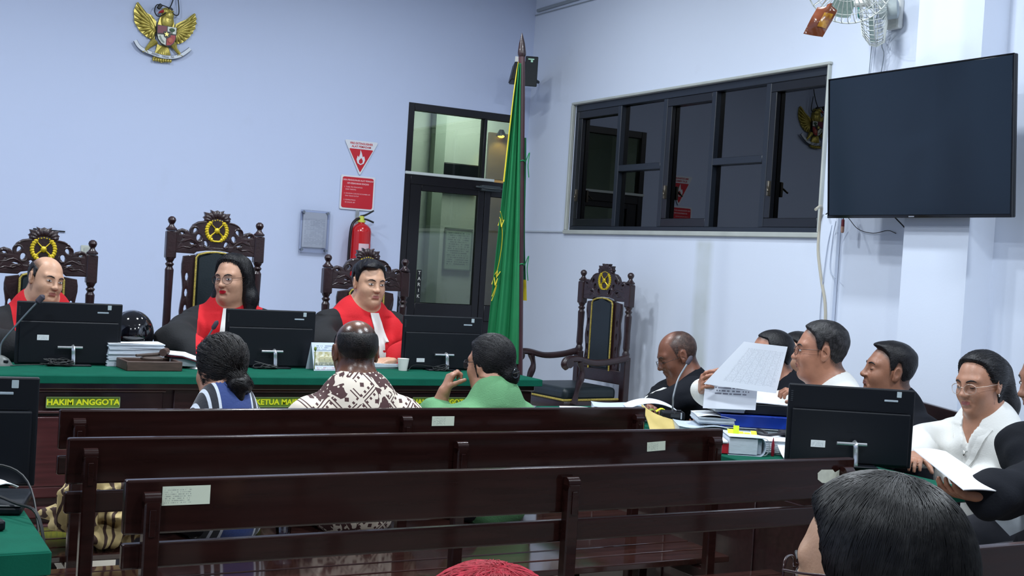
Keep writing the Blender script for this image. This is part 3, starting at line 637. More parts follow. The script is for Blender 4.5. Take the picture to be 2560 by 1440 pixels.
b = B(); gp(b, [(840, 650), (985, 655), (975, 760), (905, 800), (850, 760)], .058, .003); obj('centre_shield', b, mat('shield black2', (20, 18, 22), .4), sh)
b = B(); c0 = G(898, 712); add_prism(b, [(c0[0] + (.018 if k % 2 == 0 else .0075) * math.sin(PI * k / 5), c0[1] + (.018 if k % 2 == 0 else .0075) * math.cos(PI * k / 5)) for k in range(10)], -.004, xf((0, -.062, 0))); obj('star', b, mat('star gold', (240, 220, 120), .3, metal=.3), sh)
RB = [(300, 830), (360, 940), (450, 1020), (600, 1090), (760, 1150), (900, 1180), (1060, 1180), (1200, 1140), (1320, 1060), (1390, 1000)]
def ribbon(P, w, y, name, m, par):
    pts = smooth_pts([(*G(*p), 0) for p in P], 4); b = B(); prev = None
    for k, q in enumerate(pts):
        t = (pts[min(k + 1, len(pts) - 1)] - pts[max(k - 1, 0)]).normalized(); n = Vector((-t.y, t.x, 0))
        r = [b.verts.new((q.x + n.x * s * w, -y + dy, q.y + n.y * s * w)) for s, dy in ((-1, 0), (1, 0), (1, .006), (-1, .006))]
        if prev:
            for i in range(4): b.faces.new((prev[i], prev[(i + 1) % 4], r[(i + 1) % 4], r[i]))
        else: b.faces.new(r)
        prev = r
    b.faces.new(prev[::-1]); return obj(name, b, m, par)
rb = ribbon(RB, .0135, .034, 'ribbon_border', mat('ribbon dark', (46, 58, 82), .5), em); ribbon(RB, .0105, .037, 'ribbon', mat('ribbon white', (222, 228, 236), .5), rb)
for s, (u, v), a in (('BHINNEKA', (690, 1125), -.22), ('TUNGGAL', (885, 1176), -.05), ('IKA', (1025, 1180), .03)): x, z = G(u, v); text('motto', s, .017, mat('motto ink', (60, 70, 84), .5), rb, (x, -.0445, z), (PI / 2, -a - .0, 0), ext=.0005, sx=.62 if len(s) > 3 else .8)
b = B()
for k in range(8): x, z = G(660 + 48 * k, 1225 + 5 * k); add_ell(b, (x, -.03, z), (.0085, .008, .013), 8, 6)
obj('tail_tips', b, GILT, em)
b = B(); add_tube(b, smooth_pts([(2.0, 8.58, 3.30), (1.96, 8.56, 3.10), (1.92, 8.54, 3.0), (1.86, 8.53, 2.95), (1.83, 8.53, 2.98), (1.85, 8.54, 3.03), (1.93, 8.55, 3.02), (1.97, 8.55, 2.98), (2.0, 8.56, 3.0), (1.985, 8.56, 3.12)], 6), .004, 6); add_box(b, (1.865, 8.545, 3.02), (.025, .02, .04), .005, rot=(0, .6, 0)); add_box(b, (1.94, 8.55, 3.015), (.03, .02, .02), .004, rot=(0, .6, 0))
tag(obj('hanging_cable', b, CABLE), 'dark cable with plugs dangling over the gilded eagle emblem', 'cable')

# ================================================================== wall things
t = thing('wall_speaker', 'black wall loudspeaker mounted high in the room corner', 'speaker', (4.455, 8.05, 2.865), -.42); t.scale = (1.12,) * 3
b = B(); add_prism(b, [(-.09, -.0), (.09, .0), (.065, .13), (-.065, .13)], .215, xf((0, 0, .1075), (-PI / 2, 0, 0)) @ Matrix.Rotation(PI, 4, 'X') if False else xf((0, 0, -.1075), (PI / 2, 0, 0)) @ Matrix.Identity(4))
for v in b.verts: v.co = Vector((v.co.x, v.co.z + .0 + .1075, -v.co.y - .1075 if False else -v.co.y - .1075))
zs = [v.co.z for v in b.verts]; zc = (min(zs) + max(zs)) / 2
for v in b.verts: v.co.z -= zc
bmesh.ops.bevel(b, geom=list(b.edges), offset=.008, segments=2, affect='EDGES'); obj('cabinet', b, BLACKP, t)
ym = min(0, -.0)
b = B(); add_box(b, (.045, -.004, 0), (.085, .012, .20), .004); obj('grille', b, mat('speaker mesh', (18, 26, 30), .6, bump=.5, bscale=400), t)
b = B(); add_box(b, (-.05, -.004, .075), (.035, .004, .035)); obj('label_plate', b, WHITEP, t)
b = B(); add_box(b, (.04, -.012, .08), (.04, .003, .008)); add_box(b, (.045, -.012, .067), (.014, .003, .014)); obj('logo_mark', b, mat('logo pale green', (180, 230, 200), .4), t)
b = B(); add_tube(b, [(0, .10, 0), (.14, .45, 0)], .012, 8); obj('bracket', b, BLACKP, t)

RED = mat('sign red', (200, 34, 48), .35); SW = mat('sign white', (226, 228, 234), .35)
def rpoly(P, r, n=4):
    out = []; P = [Vector(p) for p in P]
    for i, p in enumerate(P):
        a = (P[i - 1] - p).normalized(); c = (P[(i + 1) % len(P)] - p).normalized()
        for k in range(n + 1): q = k / n; out.append(tuple(((1 - q) ** 2) * (p + a * r) + 2 * q * (1 - q) * p + q * q * (p + c * r)))
    return out
t = thing('triangle_sign', 'red and white triangular fire extinguisher sign with flame on back wall', 'sign', (3.405, 8.60, 2.16))
b = B(); add_prism(b, rpoly([(-.135, .105), (.135, .105), (0, -.155)], .018), -.006, xf((0, -.006, 0))); obj('sign_board', b, SW, t)
b = B(); add_prism(b, rpoly([(-.096, .043), (.096, .043), (0, -.130)], .010), -.002, xf((0, -.012, 0))); rp = obj('red_field', b, RED, t)
b = B(); add_prism(b, [(.0, -.075), (.025, -.062), (.034, -.035), (.026, -.008), (.014, -.014), (.006, .012), (-.006, .038), (-.008, .008), (-.016, -.018), (-.026, -.006), (-.034, -.035), (-.025, -.062)], -.001, xf((0, -.0145, 0))); obj('flame', b, SW, rp)
b = B(); add_prism(b, [(.0, -.066), (.014, -.058), (.016, -.042), (.004, -.022), (-.014, -.04), (-.014, -.058)], -.001, xf((0, -.0156, 0))); obj('flame_core', b, RED, rp)
text('lettering', 'FIRE EXTINGUISHER', .022, RED, t, (0, -.0128, .083), ext=.0006, off=.0004, sx=.92); text('lettering', 'ALAT PEMADAM', .021, RED, t, (0, -.0128, .060), ext=.0006, off=.0004)
t = thing('instruction_sign', 'square red instruction sign in white lettering above the extinguisher', 'sign', (3.395, 8.60, 1.876))
b = B(); add_prism(b, rpoly([(-.136, .127), (.136, .127), (.136, -.127), (-.136, -.127)], .012), -.006, xf((0, -.006, 0))); obj('sign_board', b, SW, t)
b = B(); add_prism(b, rpoly([(-.124, .115), (.124, .115), (.124, -.115), (-.124, -.115)], .018), -.002, xf((0, -.012, 0))); rp = obj('red_field', b, RED, t)
PK = mat('sign lettering pink', (240, 190, 196), .4)
for k, (s, sz, z, off) in enumerate((('CARA PENGGUNAAN ALAT PEMADAM', .0165, .092, .0004), ('API KEBAKARAN RINGAN', .017, .068, .0004), ('1. TARIK PIN PENGAMAN', .0135, .040, 0), ('   DARI TABUNG', .0135, .022, 0), ('2. ARAHKAN CORONG KE SUMBER API', .0125, -.008, 0), ('   DAN TEKAN KATUP', .0125, -.026, 0), ('3. SEMPROTKAN', .0135, -.056, 0), ('   KE DASAR API', .0135, -.074, 0))):
    text('lettering', s, sz, PK, rp, (0 if k < 2 else -.108, -.0146, z), ext=.0005, off=off, align='CENTER' if k < 2 else 'LEFT', sx=.88 if k < 2 else .95)
t = thing('fire_extinguisher', 'red fire extinguisher hanging on the back wall below the red signs', 'fire extinguisher', (3.405, 8.50, 1.40))
b = B(); add_lathe(b, [(.068, -.22), (.076, -.21), (.078, -.19), (.078, .19), (.072, .215), (.05, .238), (.026, .25), (.022, .262)], seg=24); obj('cylinder', b, mat('extinguisher red', (196, 30, 34), .22, coat=.4), t)
b = B(); add_lathe(b, [(.024, .255), (.03, .258), (.03, .272), (.02, .276), (.02, .30), (.012, .305)], seg=14); obj('valve', b, mat('valve yellow', (208, 214, 90), .35), t)
b = B(); add_tube(b, smooth_pts([(-.01, 0, .302), (.03, -.01, .315), (.085, -.02, .35)], 4), [.010, .009, .009, .009, .009, .008, .008, .008, .007], 8, sq=(1, .6)); add_tube(b, smooth_pts([(.0, 0, .285), (.04, -.01, .28), (.09, -.02, .262)], 4), .007, 8); obj('lever', b, mat('lever black', (26, 30, 28), .4), t)
b = B(); add_tube(b, smooth_pts([(-.01, -.0, .285), (-.05, -.01, .27), (-.083, -.02, .22), (-.092, -.02, .1), (-.09, -.015, -.10), (-.088, -.01, -.19)], 5), .011, 8); obj('hose', b, mat('hose black', (28, 16, 22), .4), t)
b = B()
for k in range(9):
    a0 = -.5 + k * .12; a1 = a0 + .12; b.faces.new([b.verts.new((.0795 * math.sin(a), -.0795 * math.cos(a), z)) for a, z in ((a0, -.06), (a1, -.06), (a1, .10), (a0, .10))])
obj('paper_label', b, printed('ext label', (222, 190, 200), (190, 60, 70), 12, 20), t)
b = B(); add_box(b, (0, .095, .30), (.03, .012, .14), .002); add_box(b, (0, .05, .235), (.02, .09, .012), .002); obj('wall_hook', b, SILVER, t)
t = thing('acrylic_holder', 'clear acrylic holder with a printed notice on four studs on back wall', 'notice holder', (3.073, 8.60, 1.565))
AC = glass('acrylic', (251, 252, 255), .0)
b = B(); add_box(b, (0, -.03, 0), (.225, .003, .31), .001); obj('front_sheet', b, AC, t); b = B(); add_box(b, (0, -.02, .0), (.225, .003, .31), .001); obj('rear_sheet', b, AC, t)
flat('notice_paper', .185, .255, printed('notice', (232, 237, 248), (150, 163, 186), 26, 14, table=True, amount=.4, strength=.45, y1=.82), t, (0, -.0245, .012))
for x in (-.093, .093):
    for z in (.14, -.135): b = B(); add_lathe(b, [(.008, 0), (.008, .032), (.010, .034), (.010, .040)], (x, 0, z), 12, (PI / 2, 0, 0)); obj('stud', b, mat('stud metal', (128, 136, 148), .3, metal=.6), t)
t = thing('wall_socket', 'cream wall socket beside the carved chair of the balding judge', 'socket', (1.487, 8.6, 1.33)); b = B(); add_box(b, (0, -.006, 0), (.082, .012, .076), .004); obj('plate', b, mat('socket cream', (196, 200, 190), .4), t); b = B(); add_box(b, (0, -.014, 0), (.045, .006, .045), .004); obj('socket_face', b, mat('socket face', (180, 184, 176), .4), t)
t = thing('thin_rod', 'thin dark rod lying against wall above the balding judge chair', 'rod', (1.30, 8.59, 1.452)); b = B(); add_tube(b, [(-.16, 0, .004), (.04, 0, -.002)], .0045, 6); obj('rod', b, CABLE, t)

# TV
t = thing('wall_tv', 'large flat black television on bracket beside the dark window', 'television', (4.545, 4.28, 2.124)); t.rotation_euler = (0, 0, -PI / 2)
tilt = .078
def T(o): o.rotation_euler = (tilt, 0, 0); return o
b = B(); add_box(b, (0, .008, 0), (1.15, .028, .725), .004); T(obj('tv_body', b, BLACKP, t))
b = B(); add_box(b, (0, -.0075, .004), (1.137, .003, .703), .001); T(obj('screen', b, mat('tv screen', (26, 36, 48), .16, spec=.35), t))
b = B()
for x0, z0, sx, sz in ((0, -.3555, 1.154, .014), (0, .3605, 1.154, .005), (-.575, 0, .006, .725), (.575, 0, .006, .725)): add_box(b, (x0, -.008, z0), (sx, .008, sz), .001)
T(obj('bezel', b, BLACKS, t)); b = B(); add_box(b, (0, -.0125, -.356), (.035, .002, .005)); T(obj('maker_mark', b, SILVER, t))
b = B(); add_box(b, (.06, .064, .02), (.2, .075, .2), .003); add_box(b, (.06, .1, .02), (.3, .015, .3), .003); obj('bracket', b, ALUB, t)
b = B(); add_tube(b, smooth_pts([(4.70, 5.10, 1.82), (4.76, 5.12, 1.84), (4.79, 5.155, 1.76), (4.785, 5.15, 1.60), (4.785, 5.11, 1.44), (4.785, 5.06, 1.26), (4.785, 5.05, .9), (4.80, 5.04, .4)], 5), .0085, 8); tag(obj('hanging_cable', b, mat('cream cable', (190, 184, 168), .5)), 'cream cable hanging down the wall casing beside the TV', 'cable')
b = B(); add_tube(b, smooth_pts([(4.79, 5.06, 1.74), (4.783, 5.08, 1.60), (4.783, 5.10, 1.3), (4.783, 5.09, 1.0)], 5), .0028, 6); add_tube(b, smooth_pts([(4.76, 5.0, 1.76), (4.782, 5.04, 1.66), (4.782, 5.045, 1.5), (4.785, 5.0, 1.45)], 5), .0028, 6); tag(obj('thin_wires', b, mat('pale wire', (178, 188, 206), .5)), 'pair of thin pale wires running down the pipe casing', 'wire')
t = thing('av_plug', 'red and tan plug dangling under the TV edge', 'plug', (4.74, 4.925, 1.74)); b = B(); add_tube(b, smooth_pts([(-.145, -.02, .045), (-.07, -.0, .08), (0, 0, .075), (0, 0, .03)], 4), .003, 6); obj('wire', b, CABLE, t); b = B(); add_lathe(b, [(.005, -.045), (.009, -.04), (.009, -.01)], seg=10); obj('plug_tip', b, mat('plug tan', (196, 150, 128), .4), t); b = B(); add_lathe(b, [(.009, -.01), (.008, .025), (.004, .03)], seg=10); obj('plug_grip', b, mat('plug red', (120, 36, 44), .4), t)
b = B(); add_tube(b, smooth_pts([(4.76, 4.63, 1.83), (4.77, 4.60, 1.79), (4.79, 4.55, 1.74), (4.82, 4.515, 1.69)], 5), .0035, 6); add_tube(b, smooth_pts([(4.78, 4.93, 1.78), (4.81, 4.88, 1.72), (4.82, 4.78, 1.70), (4.82, 4.68, 1.715), (4.82, 4.62, 1.70)], 5), .002, 6); tag(obj('loose_wire', b, CABLE), 'grey wire poking out under the television', 'wire')

# wall fans
def wall_fan(label, loc, rz, tiltx, swing=0, R=.20, arm=.22):
    t = thing('wall_fan', label, 'fan', loc, rz); FW = mat('fan grey plastic', (176, 186, 186), .35); WR = mat('fan wire', (206, 210, 204), .35)
    b = B(); add_box(b, (0, -.02, .0), (.09, .04, .16), .012, seg=2); obj('wall_base', b, WHITEP, t)
    b = B(); add_tube(b, smooth_pts([(0, -.03, .03), (0, -.05 - arm * .25, .02), (0, .05 - arm, 0)], 4), .018, 8); obj('fan_arm', b, WHITEP, t)
    Mx = Matrix.Translation((0, -arm, 0)) @ Matrix.Rotation(swing, 4, 'Z') @ Matrix.Rotation(tiltx, 4, 'X')
    def put(o): o.matrix_local = Mx; return o
    b = B(); add_lathe(b, [(.03, .0), (.052, .01), (.055, .08), (.04, .10)], (0, .11, 0), 16, (PI / 2, 0, 0)); put(obj('motor', b, FW, t))
    b = B()
    for k in range(40):
        a = 2 * PI * k / 40; c, s = math.cos(a), math.sin(a)
        add_tube(b, [(c * .03, -.085, s * .03), (c * .12, -.078, s * .12), (c * R * .94, -.045, s * R * .94), (c * R, -.01, s * R), (c * R * .9, .03, s * R * .9), (c * .06, .05, s * .06)], .0021, 4, cap=False)
    for r, y in ((R, -.01), (R * .8, -.062), (R * .5, -.08)): add_tube(b, [(r * math.cos(q), y, r * math.sin(q)) for q in (2 * PI * k / 40 for k in range(40))], .003 if r == R else .0015, 5, closed=True)
    put(obj('cage', b, WR, t))
    b = B(); add_lathe(b, [(.034, 0), (.034, .008), (.026, .014)], (0, -.083, 0), 18, (PI / 2, 0, 0)); put(obj('cage_badge', b, mat('fan green badge', (60, 128, 122), .3), t))
    for j in range(3):
        b = B(); a0 = 2.1 * j + .3; n = 7; P = []
        for i in range(n):
            r = .03 + (R * .88 - .03) * i / (n - 1); w = .25 + .55 * math.sin(PI * min(1, i / (n - 1) * .9 + .05)) ** .7
            P.append([b.verts.new((r * math.cos(a0 + q * w), -.03 + .03 * q, r * math.sin(a0 + q * w))) for q in (-.5, 0, .5)])
        for i in range(n - 1):
            for q in range(2): b.faces.new((P[i][q], P[i][q + 1], P[i + 1][q + 1], P[i + 1][q]))
        bmesh.ops.solidify(b, geom=list(b.faces), thickness=.0022); put(obj('blade', b, mat('fan blade', (176, 194, 188), .2, spec=.6), t))
    return t
f1 = wall_fan('wall fan nearest the TV, its cage with a brown snack packet hanging', (3.99, 4.11, 2.745), -1.05, .25, .15, .19)
wall_fan('smaller-looking wall fan turned sideways above the television', (4.83, 4.72, 2.85), -PI / 2, .1, -.85, .185, .15)
t = thing('ceiling_rod', 'drop rod carrying the fan with the snack packet', 'rod', (3.99, 4.11, CEIL)); b = B(); add_tube(b, [(0, 0, 0), (0, 0, -1.0)], .012, 10); obj('rod', b, WHITEP, t); b = B(); add_lathe(b, [(.05, -.03), (.05, 0)], seg=16); obj('ceiling_rose', b, WHITEP, t)
def packet(u, v):
    w = .048 * (1 - .75 * (v > .9)) * (1 - .15 * abs(v - .5)); x = (u - .5) * 2 * w; return (x * .9 + .02 * (v - .5), -.018 * math.sin(PI * u) * math.sin(PI * min(1, max(0, v))) + .006 * math.sin(9 * v + 4 * u), (v - .5) * .15 + .012 * (u - .5))
t = thing('snack_packet', 'crumpled brown snack packet hanging under the wall fan', 'packet', (3.617, 3.965, 2.535), -.6); t.rotation_euler = (0, .3, -.6)
PKM, nt_, b_ = nodes('packet brown'); b_.inputs['Base Color'].default_value = S((112, 58, 34)); b_.inputs['Roughness'].default_value = .2; b_.inputs['Coat Weight'].default_value = .5
sheet('wrapper', packet, 10, 12, PKM, t, .003); sheet('printed_patch', lambda u, v: (packet(.45 + .45 * u, .25 + .45 * v)[0], packet(.45 + .45 * u, .25 + .45 * v)[1] - .003, packet(.45 + .45 * u, .25 + .45 * v)[2]), 6, 6, mat('packet gold', (190, 140, 40), .25, var=.5, vscale=40, col2=(120, 60, 30)), t, .001)
b = B(); add_tube(b, [(3.617, 3.965, 2.60), (3.70, 3.95, 2.72)], .002, 5); tag(obj('string', b, mat('string', (120, 110, 100), .8)), 'string tying the brown packet to the fan', 'string')
b = B(); add_tube(b, smooth_pts([(4.80, 4.82, 2.90), (4.805, 4.86, 2.80), (4.81, 4.877, 2.6), (4.81, 4.88, 2.45)], 4), .003, 6); add_tube(b, smooth_pts([(4.80, 4.76, 2.80), (4.80, 4.79, 2.70), (4.80, 4.77, 2.64), (4.81, 4.80, 2.5)], 4), .003, 6); tag(obj('fan_cord', b, mat('grey cord', (140, 150, 160), .5)), 'grey cords hanging from the fan above the TV', 'cord')

# ================================================================== flag and pole
P0, P1 = Vector((3.402, 5.992, .15)), Vector((3.332, 6.073, 2.70))
P0 = P1 + (Vector((3.401, 5.992, .826)) - P1) * ((2.70 - .15) / (2.70 - .826))
t = thing('flag_pole', 'dark wooden pole with spear tip holding the green flag', 'flagpole', P0)
D = P1 - P0; b = B(); add_tube(b, [(0, 0, .03), tuple(D * .5), tuple(D * .955)], .0195, 12); obj('pole', b, mat('pole wood', (66, 36, 42), .35, var=.3, vscale=6), t)
b = B(); L = D.length; dn = D.normalized()
add_tube(b, [tuple(dn * (L * .955)), tuple(dn * (L * .96)), tuple(dn * (L * .965)), tuple(dn * (L * .985)), tuple(dn * (L + .02))], [.019, .024, .024, .017, .002], 12); obj('spear_tip', b, CARVE, t)
b = B(); add_lathe(b, [(.15, 0), (.15, .03), (.05, .05), (.03, .09)], seg=20); obj('pole_base', b, CARVE, t)
def polex(z): return P0.lerp(P1, (z - P0.z) / (P1.z - P0.z))
def flagfn(u, v):      # u: 0 pole .. 1 fly side, v: 0 bottom .. 1 top
    z0 = .86 + .05 * u; z = z0 + (2.545 - z0) * v
    wd = .018 + .172 * (1 - v) ** .9; ph = u * 13 + .7 * math.sin(3 * v)
    p = polex(z); a = u * wd; d = .020 * math.sin(ph) * (1 - .5 * v) + .006 * math.sin(ph * 2.3 + 4 * v)
    return (p.x - a * .88 - d * .45 - .012, p.y + a * .45 - d * .88 - .012, z - .04 * u * (1 - v))
FG = mat('flag green', (12, 118, 68), .75, var=.12, vscale=10)
fl = sheet('court_flag', flagfn, 60, 40, FG, None, .0016); tag(fl, 'draped green flag with gold edging and gold lettering on dark pole', 'flag')
GY = mat('flag gold', (220, 200, 50), .6)
sheet('gold_edging', lambda u, v: tuple(np.array(flagfn(.95 + .06 * u + .25 * max(0, v - .7) * (u - 1), .60 + .405 * v)) + np.array((-.004, -.006, 0))), 3, 24, GY, fl, .002)
def onflag(pts, r=.0022, n=5):
    b = B(); add_tube(b, smooth_pts([tuple(np.array(flagfn(u, v)) + np.array((-.003, -.006, 0))) for u, v in pts], n), r, 6); return b
for pts in ([(1.0, .50), (.9, .485), (.84, .47)], [(1.0, .48), (.9, .465), (.83, .45)], [(.86, .455), (.80, .43), (.78, .39), (.82, .34), (.88, .30), (.9, .285)], [(.84, .27), (.9, .24), (.98, .215)], [(.84, .255), (.9, .225), (.98, .20)]):
    obj('gold_scroll', onflag(pts), GY, fl)
for s, u, v in (('N', .93, .462), ('W', .92, .29), ('N', .95, .265)): p = flagfn(u, v); text('gold_letter', s, .06, GY, fl, (p[0] - .004, p[1] - .012, p[2]), (PI / 2, .3, -.5), ext=.002, off=.001, sx=.6)
def flag2(u, v):
    z = 1.235 + .9 * v; p = polex(z); a = .018 + .032 * u * (1 - .4 * v); return (p.x + a * .88 + .006 * math.sin(5 * v + 3 * u), p.y - a * .45 + .03 + .01 * math.sin(6 * u), z)
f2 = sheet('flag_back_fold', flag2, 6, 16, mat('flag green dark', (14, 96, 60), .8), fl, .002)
sheet('gold_corner', lambda u, v: tuple(np.array(flag2(.4 + .6 * u, -.02 + .13 * v)) + np.array((0, -.004, 0))), 3, 4, GY, fl, .002)
b = B()
for z in (2.0, 1.42):
    p = polex(z); add_tube(b, [(p.x + .022 * math.cos(q), p.y + .022 * math.sin(q), z + .004 * math.sin(3 * q)) for q in (2 * PI * k / 16 for k in range(16))], .004, 6, closed=True); add_tube(b, smooth_pts([(p.x + .02, p.y - .02, z), (p.x + .035, p.y - .03, z + .05), (p.x + .03, p.y - .03, z - .02), (p.x + .04, p.y - .03, z - .09)], 4), .0028, 6)
obj('tie_cords', b, FG, fl)

# ================================================================== things on the judges' bench
t = thing('motorcycle_helmet', 'glossy black motorcycle helmet resting on a pile of white paper', 'helmet', (1.285, 6.10, ZD + .036), -.2); t.scale = (.93, .93, .95)
b = B(); add_ell(b, (0, 0, .10), (.112, .135, .125), 32, 20)
for v in b.verts:
    if v.co.z < .012: v.co.z = .012 + (v.co.z - .012) * .1
obj('shell', b, mat('helmet gloss', (12, 11, 15), .04, coat=1), t)
b = B(); add_tube(b, [(.114 * math.cos(a), .137 * math.sin(a), .018) for a in (2 * PI * k / 32 for k in range(32))], .006, 6, closed=True); obj('rubber_edge', b, BLACKP, t)
b = B(); n = 12
V = [[b.verts.new((.116 * math.sin(-1.1 + 2.2 * i / n) * math.cos(e), -.139 * math.cos(-1.1 + 2.2 * i / n) * math.cos(e), .10 + .129 * math.sin(e))) for i in range(n + 1)] for e in (-.45, -.25, 0, .25, .42)]
for j in range(4):
    for i in range(n): b.faces.new((V[j][i], V[j][i + 1], V[j + 1][i + 1], V[j + 1][i]))
obj('visor', b, mat('visor', (8, 8, 14), .02, coat=1), t)
def paper_stack(name, label, loc, w, d, h, rz=0, n=None, curl_=0.0, seed=1, m=None, cat='paper stack', cover=None):
    t = thing(name, label, cat, loc, rz); rg = random.Random(seed); b = B()
    nl = n or max(3, int(h / .007))
    for k in range(nl):
        add_box(b, (rg.uniform(-.004, .004), rg.uniform(-.004, .004), h * (k + .5) / nl), (w, d, h / nl * .97), .0008, rot=(0, 0, rg.uniform(-.03, .03)))
    if curl_:
        for v in b.verts: v.co.z += curl_ * (v.co.x / w * 2) ** 2 * (v.co.z / h)
    obj('page_block', b, m or PAGES, t)
    sheet('top_page', lambda u, v: ((u - .5) * w * 1.01, (v - .5) * d * 1.01, h + .0015 + curl_ * (2 * u - 1) ** 2 + .004 * math.sin(5 * u + 3 * v) * .5), 8, 6, cover or PAPER, t)
    return t
paper_stack('paper_pile', 'tall pile of white papers in front of the black helmet', (1.25, 5.885, ZD), .26, .13, .105, .06, seed=3)
paper_stack('paper_pile', 'low paper pile right under the black helmet', (1.29, 6.10, ZD), .26, .22, .034, -.1, seed=13)
t = thing('wooden_tray', 'brown wooden desk tray beside the helmet pile', 'tray', (1.29, 5.715, ZD), .05); DW = mat('tray wood', (84, 64, 56), .5, var=.4, vscale=8, stretch=(2, 12, 12))
b = B(); add_box(b, (0, 0, .006), (.25, .19, .012), .002)
for s in (-1, 1): add_box(b, (0, s * .09, .022), (.25, .012, .044), .003); add_box(b, (s * .12, 0, .022), (.012, .19, .044), .003)
obj('tray_box', b, DW, t)
t = thing('gavel_block', 'dark round sounding block lying on the wooden tray', 'gavel block', (1.30, 5.715, ZD + .044), .3); b = B(); add_lathe(b, [(.05, 0), (.052, .008), (.04, .014)], seg=18); add_tube(b, [(-.08, 0, .02), (.07, .02, .024)], [.006, .009], 8); obj('block', b, mat('block brown', (74, 62, 56), .5), t); b = B(); add_tube(b, [(.05, -.01, .032), (.09, .03, .034)], .018, 12); obj('gavel_head', b, DW, t)
t = thing('open_booklet', 'open maroon-covered booklet tilted beside silver microphone', 'booklet', (1.475, 5.83, ZD + .012), -.3)
MR = mat('maroon cover', (96, 24, 40), .4)
sheet('cover', lambda u, v: ((u - .5) * .15, (v - .5) * .2, .045 + .006 * abs(u - .5) + (.0 if u < .5 else -(u - .5) * .05)), 6, 3, MR, t, .003); sheet('pages', lambda u, v: ((u - .5) * .145, (v - .5) * .195, .052 + .008 * abs(u - .5) + (.0 if u < .5 else -(u - .5) * .05)), 6, 3, PAPER, t, .004)
b = B(); add_box(b, (0, 0, .016), (.12, .15, .036), .003); obj('folded_papers', b, PAGES, t)
t = thing('desk_calendar', 'standing desk calendar with a domed building picture', 'calendar', (2.165, 5.76, ZD), .12)
def cal_(u, v): return ((u - .5) * .15, .045 * v - .02, v * .135)
CB = mat('calendar body', (206, 216, 230), .5); sheet('front_leaf', cal_, 2, 4, CB, t, .002); sheet('rear_leaf', lambda u, v: ((u - .5) * .15, .07 - .045 * v, v * .135), 2, 4, CB, t, .002)
def cp(n, x0, x1, z0, z1, m, e=.0012): return sheet(n, lambda u, v: (x0 + (x1 - x0) * u, .045 * (z0 + (z1 - z0) * v) / .135 - .02 - e, z0 + (z1 - z0) * v), 1, 1, m, t, .0008)
pic = cp('picture', -.066, .066, .03, .092, mat('calendar picture', (176, 168, 120), .5, var=.6, vscale=60, col2=(226, 226, 214)))
cp('picture_foot', -.066, .066, .026, .040, mat('picture dark', (84, 92, 80), .6, var=.6, vscale=90, col2=(190, 190, 170)), .002); cp('title_strip', -.06, .06, .10, .126, printed('cal title', (214, 224, 236), (90, 110, 150), 3, 30), .002); cp('date_strip', -.07, .07, .006, .02, printed('cal dates', (220, 226, 236), (170, 90, 110), 2, 40), .002)
b = B(); z = .062
for x in (-.03, 0, .03): add_ell(b, (x, .045 * z / .135 - .024, z), (.014, .003, .010), 10, 6); add_box(b, (x, .045 * .05 / .135 - .0235, .05), (.026, .003, .016))
obj('domed_building', b, mat('dome cream', (214, 206, 170), .5), t)
t = thing('desk_ornament', 'small green ball beside the desk calendar', 'ornament', (2.095, 5.735, ZD + .0)); b = B(); add_tube(b, [(0, 0, 0), (0, 0, .10)], .002, 6); obj('stem', b, mat('stem', (120, 130, 60), .5), t); b = B(); add_ell(b, (0, 0, .108), (.007, .007, .011)); obj('ball', b, mat('olive', (110, 130, 50), .4), t)
b = B(); 
paper_stack('case_file', 'white case papers before the judge beside the door', (2.50, 5.95, ZD), .22, .16, .025, .1, seed=8)
t = thing('paper_cup', 'small white cup behind monitor cables near the door judge', 'cup', (2.60, 5.80, ZD)); b = B(); add_lathe(b, [(.022, 0), (.03, .06), (.031, .062), (.026, .061)], seg=16); obj('cup_body', b, WHITEP, t)

# ================================================================== prosecutors' table (running along the side wall)
tb = thing('prosecutors_table', 'green-topped dark wooden table of the prosecutors along the side wall', 'table', (3.18, 3.92, 0))
b = B(); add_box(b, (0, 0, .725), (.46, 2.16, .03), .004); obj('table_top', b, DESKD, tb)
b = B(); add_box(b, (-.205, 0, .38), (.02, 2.06, .66), .003); obj('front_panel', b, DESKD, tb)
for y in (-.8, -.27, .27, .8): b = B(); add_box(b, (-.219, y, .40), (.008, .46, .5), .003); obj('raised_panel', b, DESKD, tb)
for y in (-1.03, 1.03): b = B(); add_box(b, (0, y, .37), (.42, .03, .70), .003); obj('end_panel', b, DESKD, tb)
for y in (-1.0, 1.0):
    b = B(); add_box(b, (-.21, y, .36), (.05, .05, .70), .003); obj('corner_post', b, DESKD, tb)
b = B(); add_box(b, (3.18, 3.92, .7465), (.475, 2.18, .012), .004); 
for s in (-1, 1): add_box(b, (3.18 + s * .2355, 3.92, .733), (.005, 2.18, .034), .001); add_box(b, (3.18, 3.92 + s * 1.0885, .733), (.47, .005, .034), .001)
tag(obj('table_cloth', b, GCLOTH), 'green cloth on the prosecutors table top', 'cloth')
ZT2 = .7535
def book_spine(name, label, loc, w, d, h, rz, spineM, bend=.02, seed=0, pageM=None, cat='book', wave=.0):
    """thick softbound file: page block wrapped in a curved cover"""
    t = thing(name, label, cat, loc, rz); b = B()
    add_box(b, (-.004, 0, h / 2), (w - .012, d - .01, h * .9), .002); obj('page_block', b, pageM or PAGES, t)
    def cov(u, v):
        s = u * (2 * w + h * PI / 2)
        if s < w: x, z = -w / 2 + s, .0
        elif s < w + h * PI / 2: a = (s - w) / h * 2; x, z = w / 2 + h / 2 * math.sin(a) * .6, h / 2 - h / 2 * math.cos(a)
        else: x, z = w / 2 - (s - w - h * PI / 2), h
        return (x, (v - .5) * d, z + (.0015 if z > h / 2 else 0) + wave * math.sin(6 * x / w) * (z > h * .6))
    sheet('cover', cov, 30, 2, spineM, t, .0018); return t
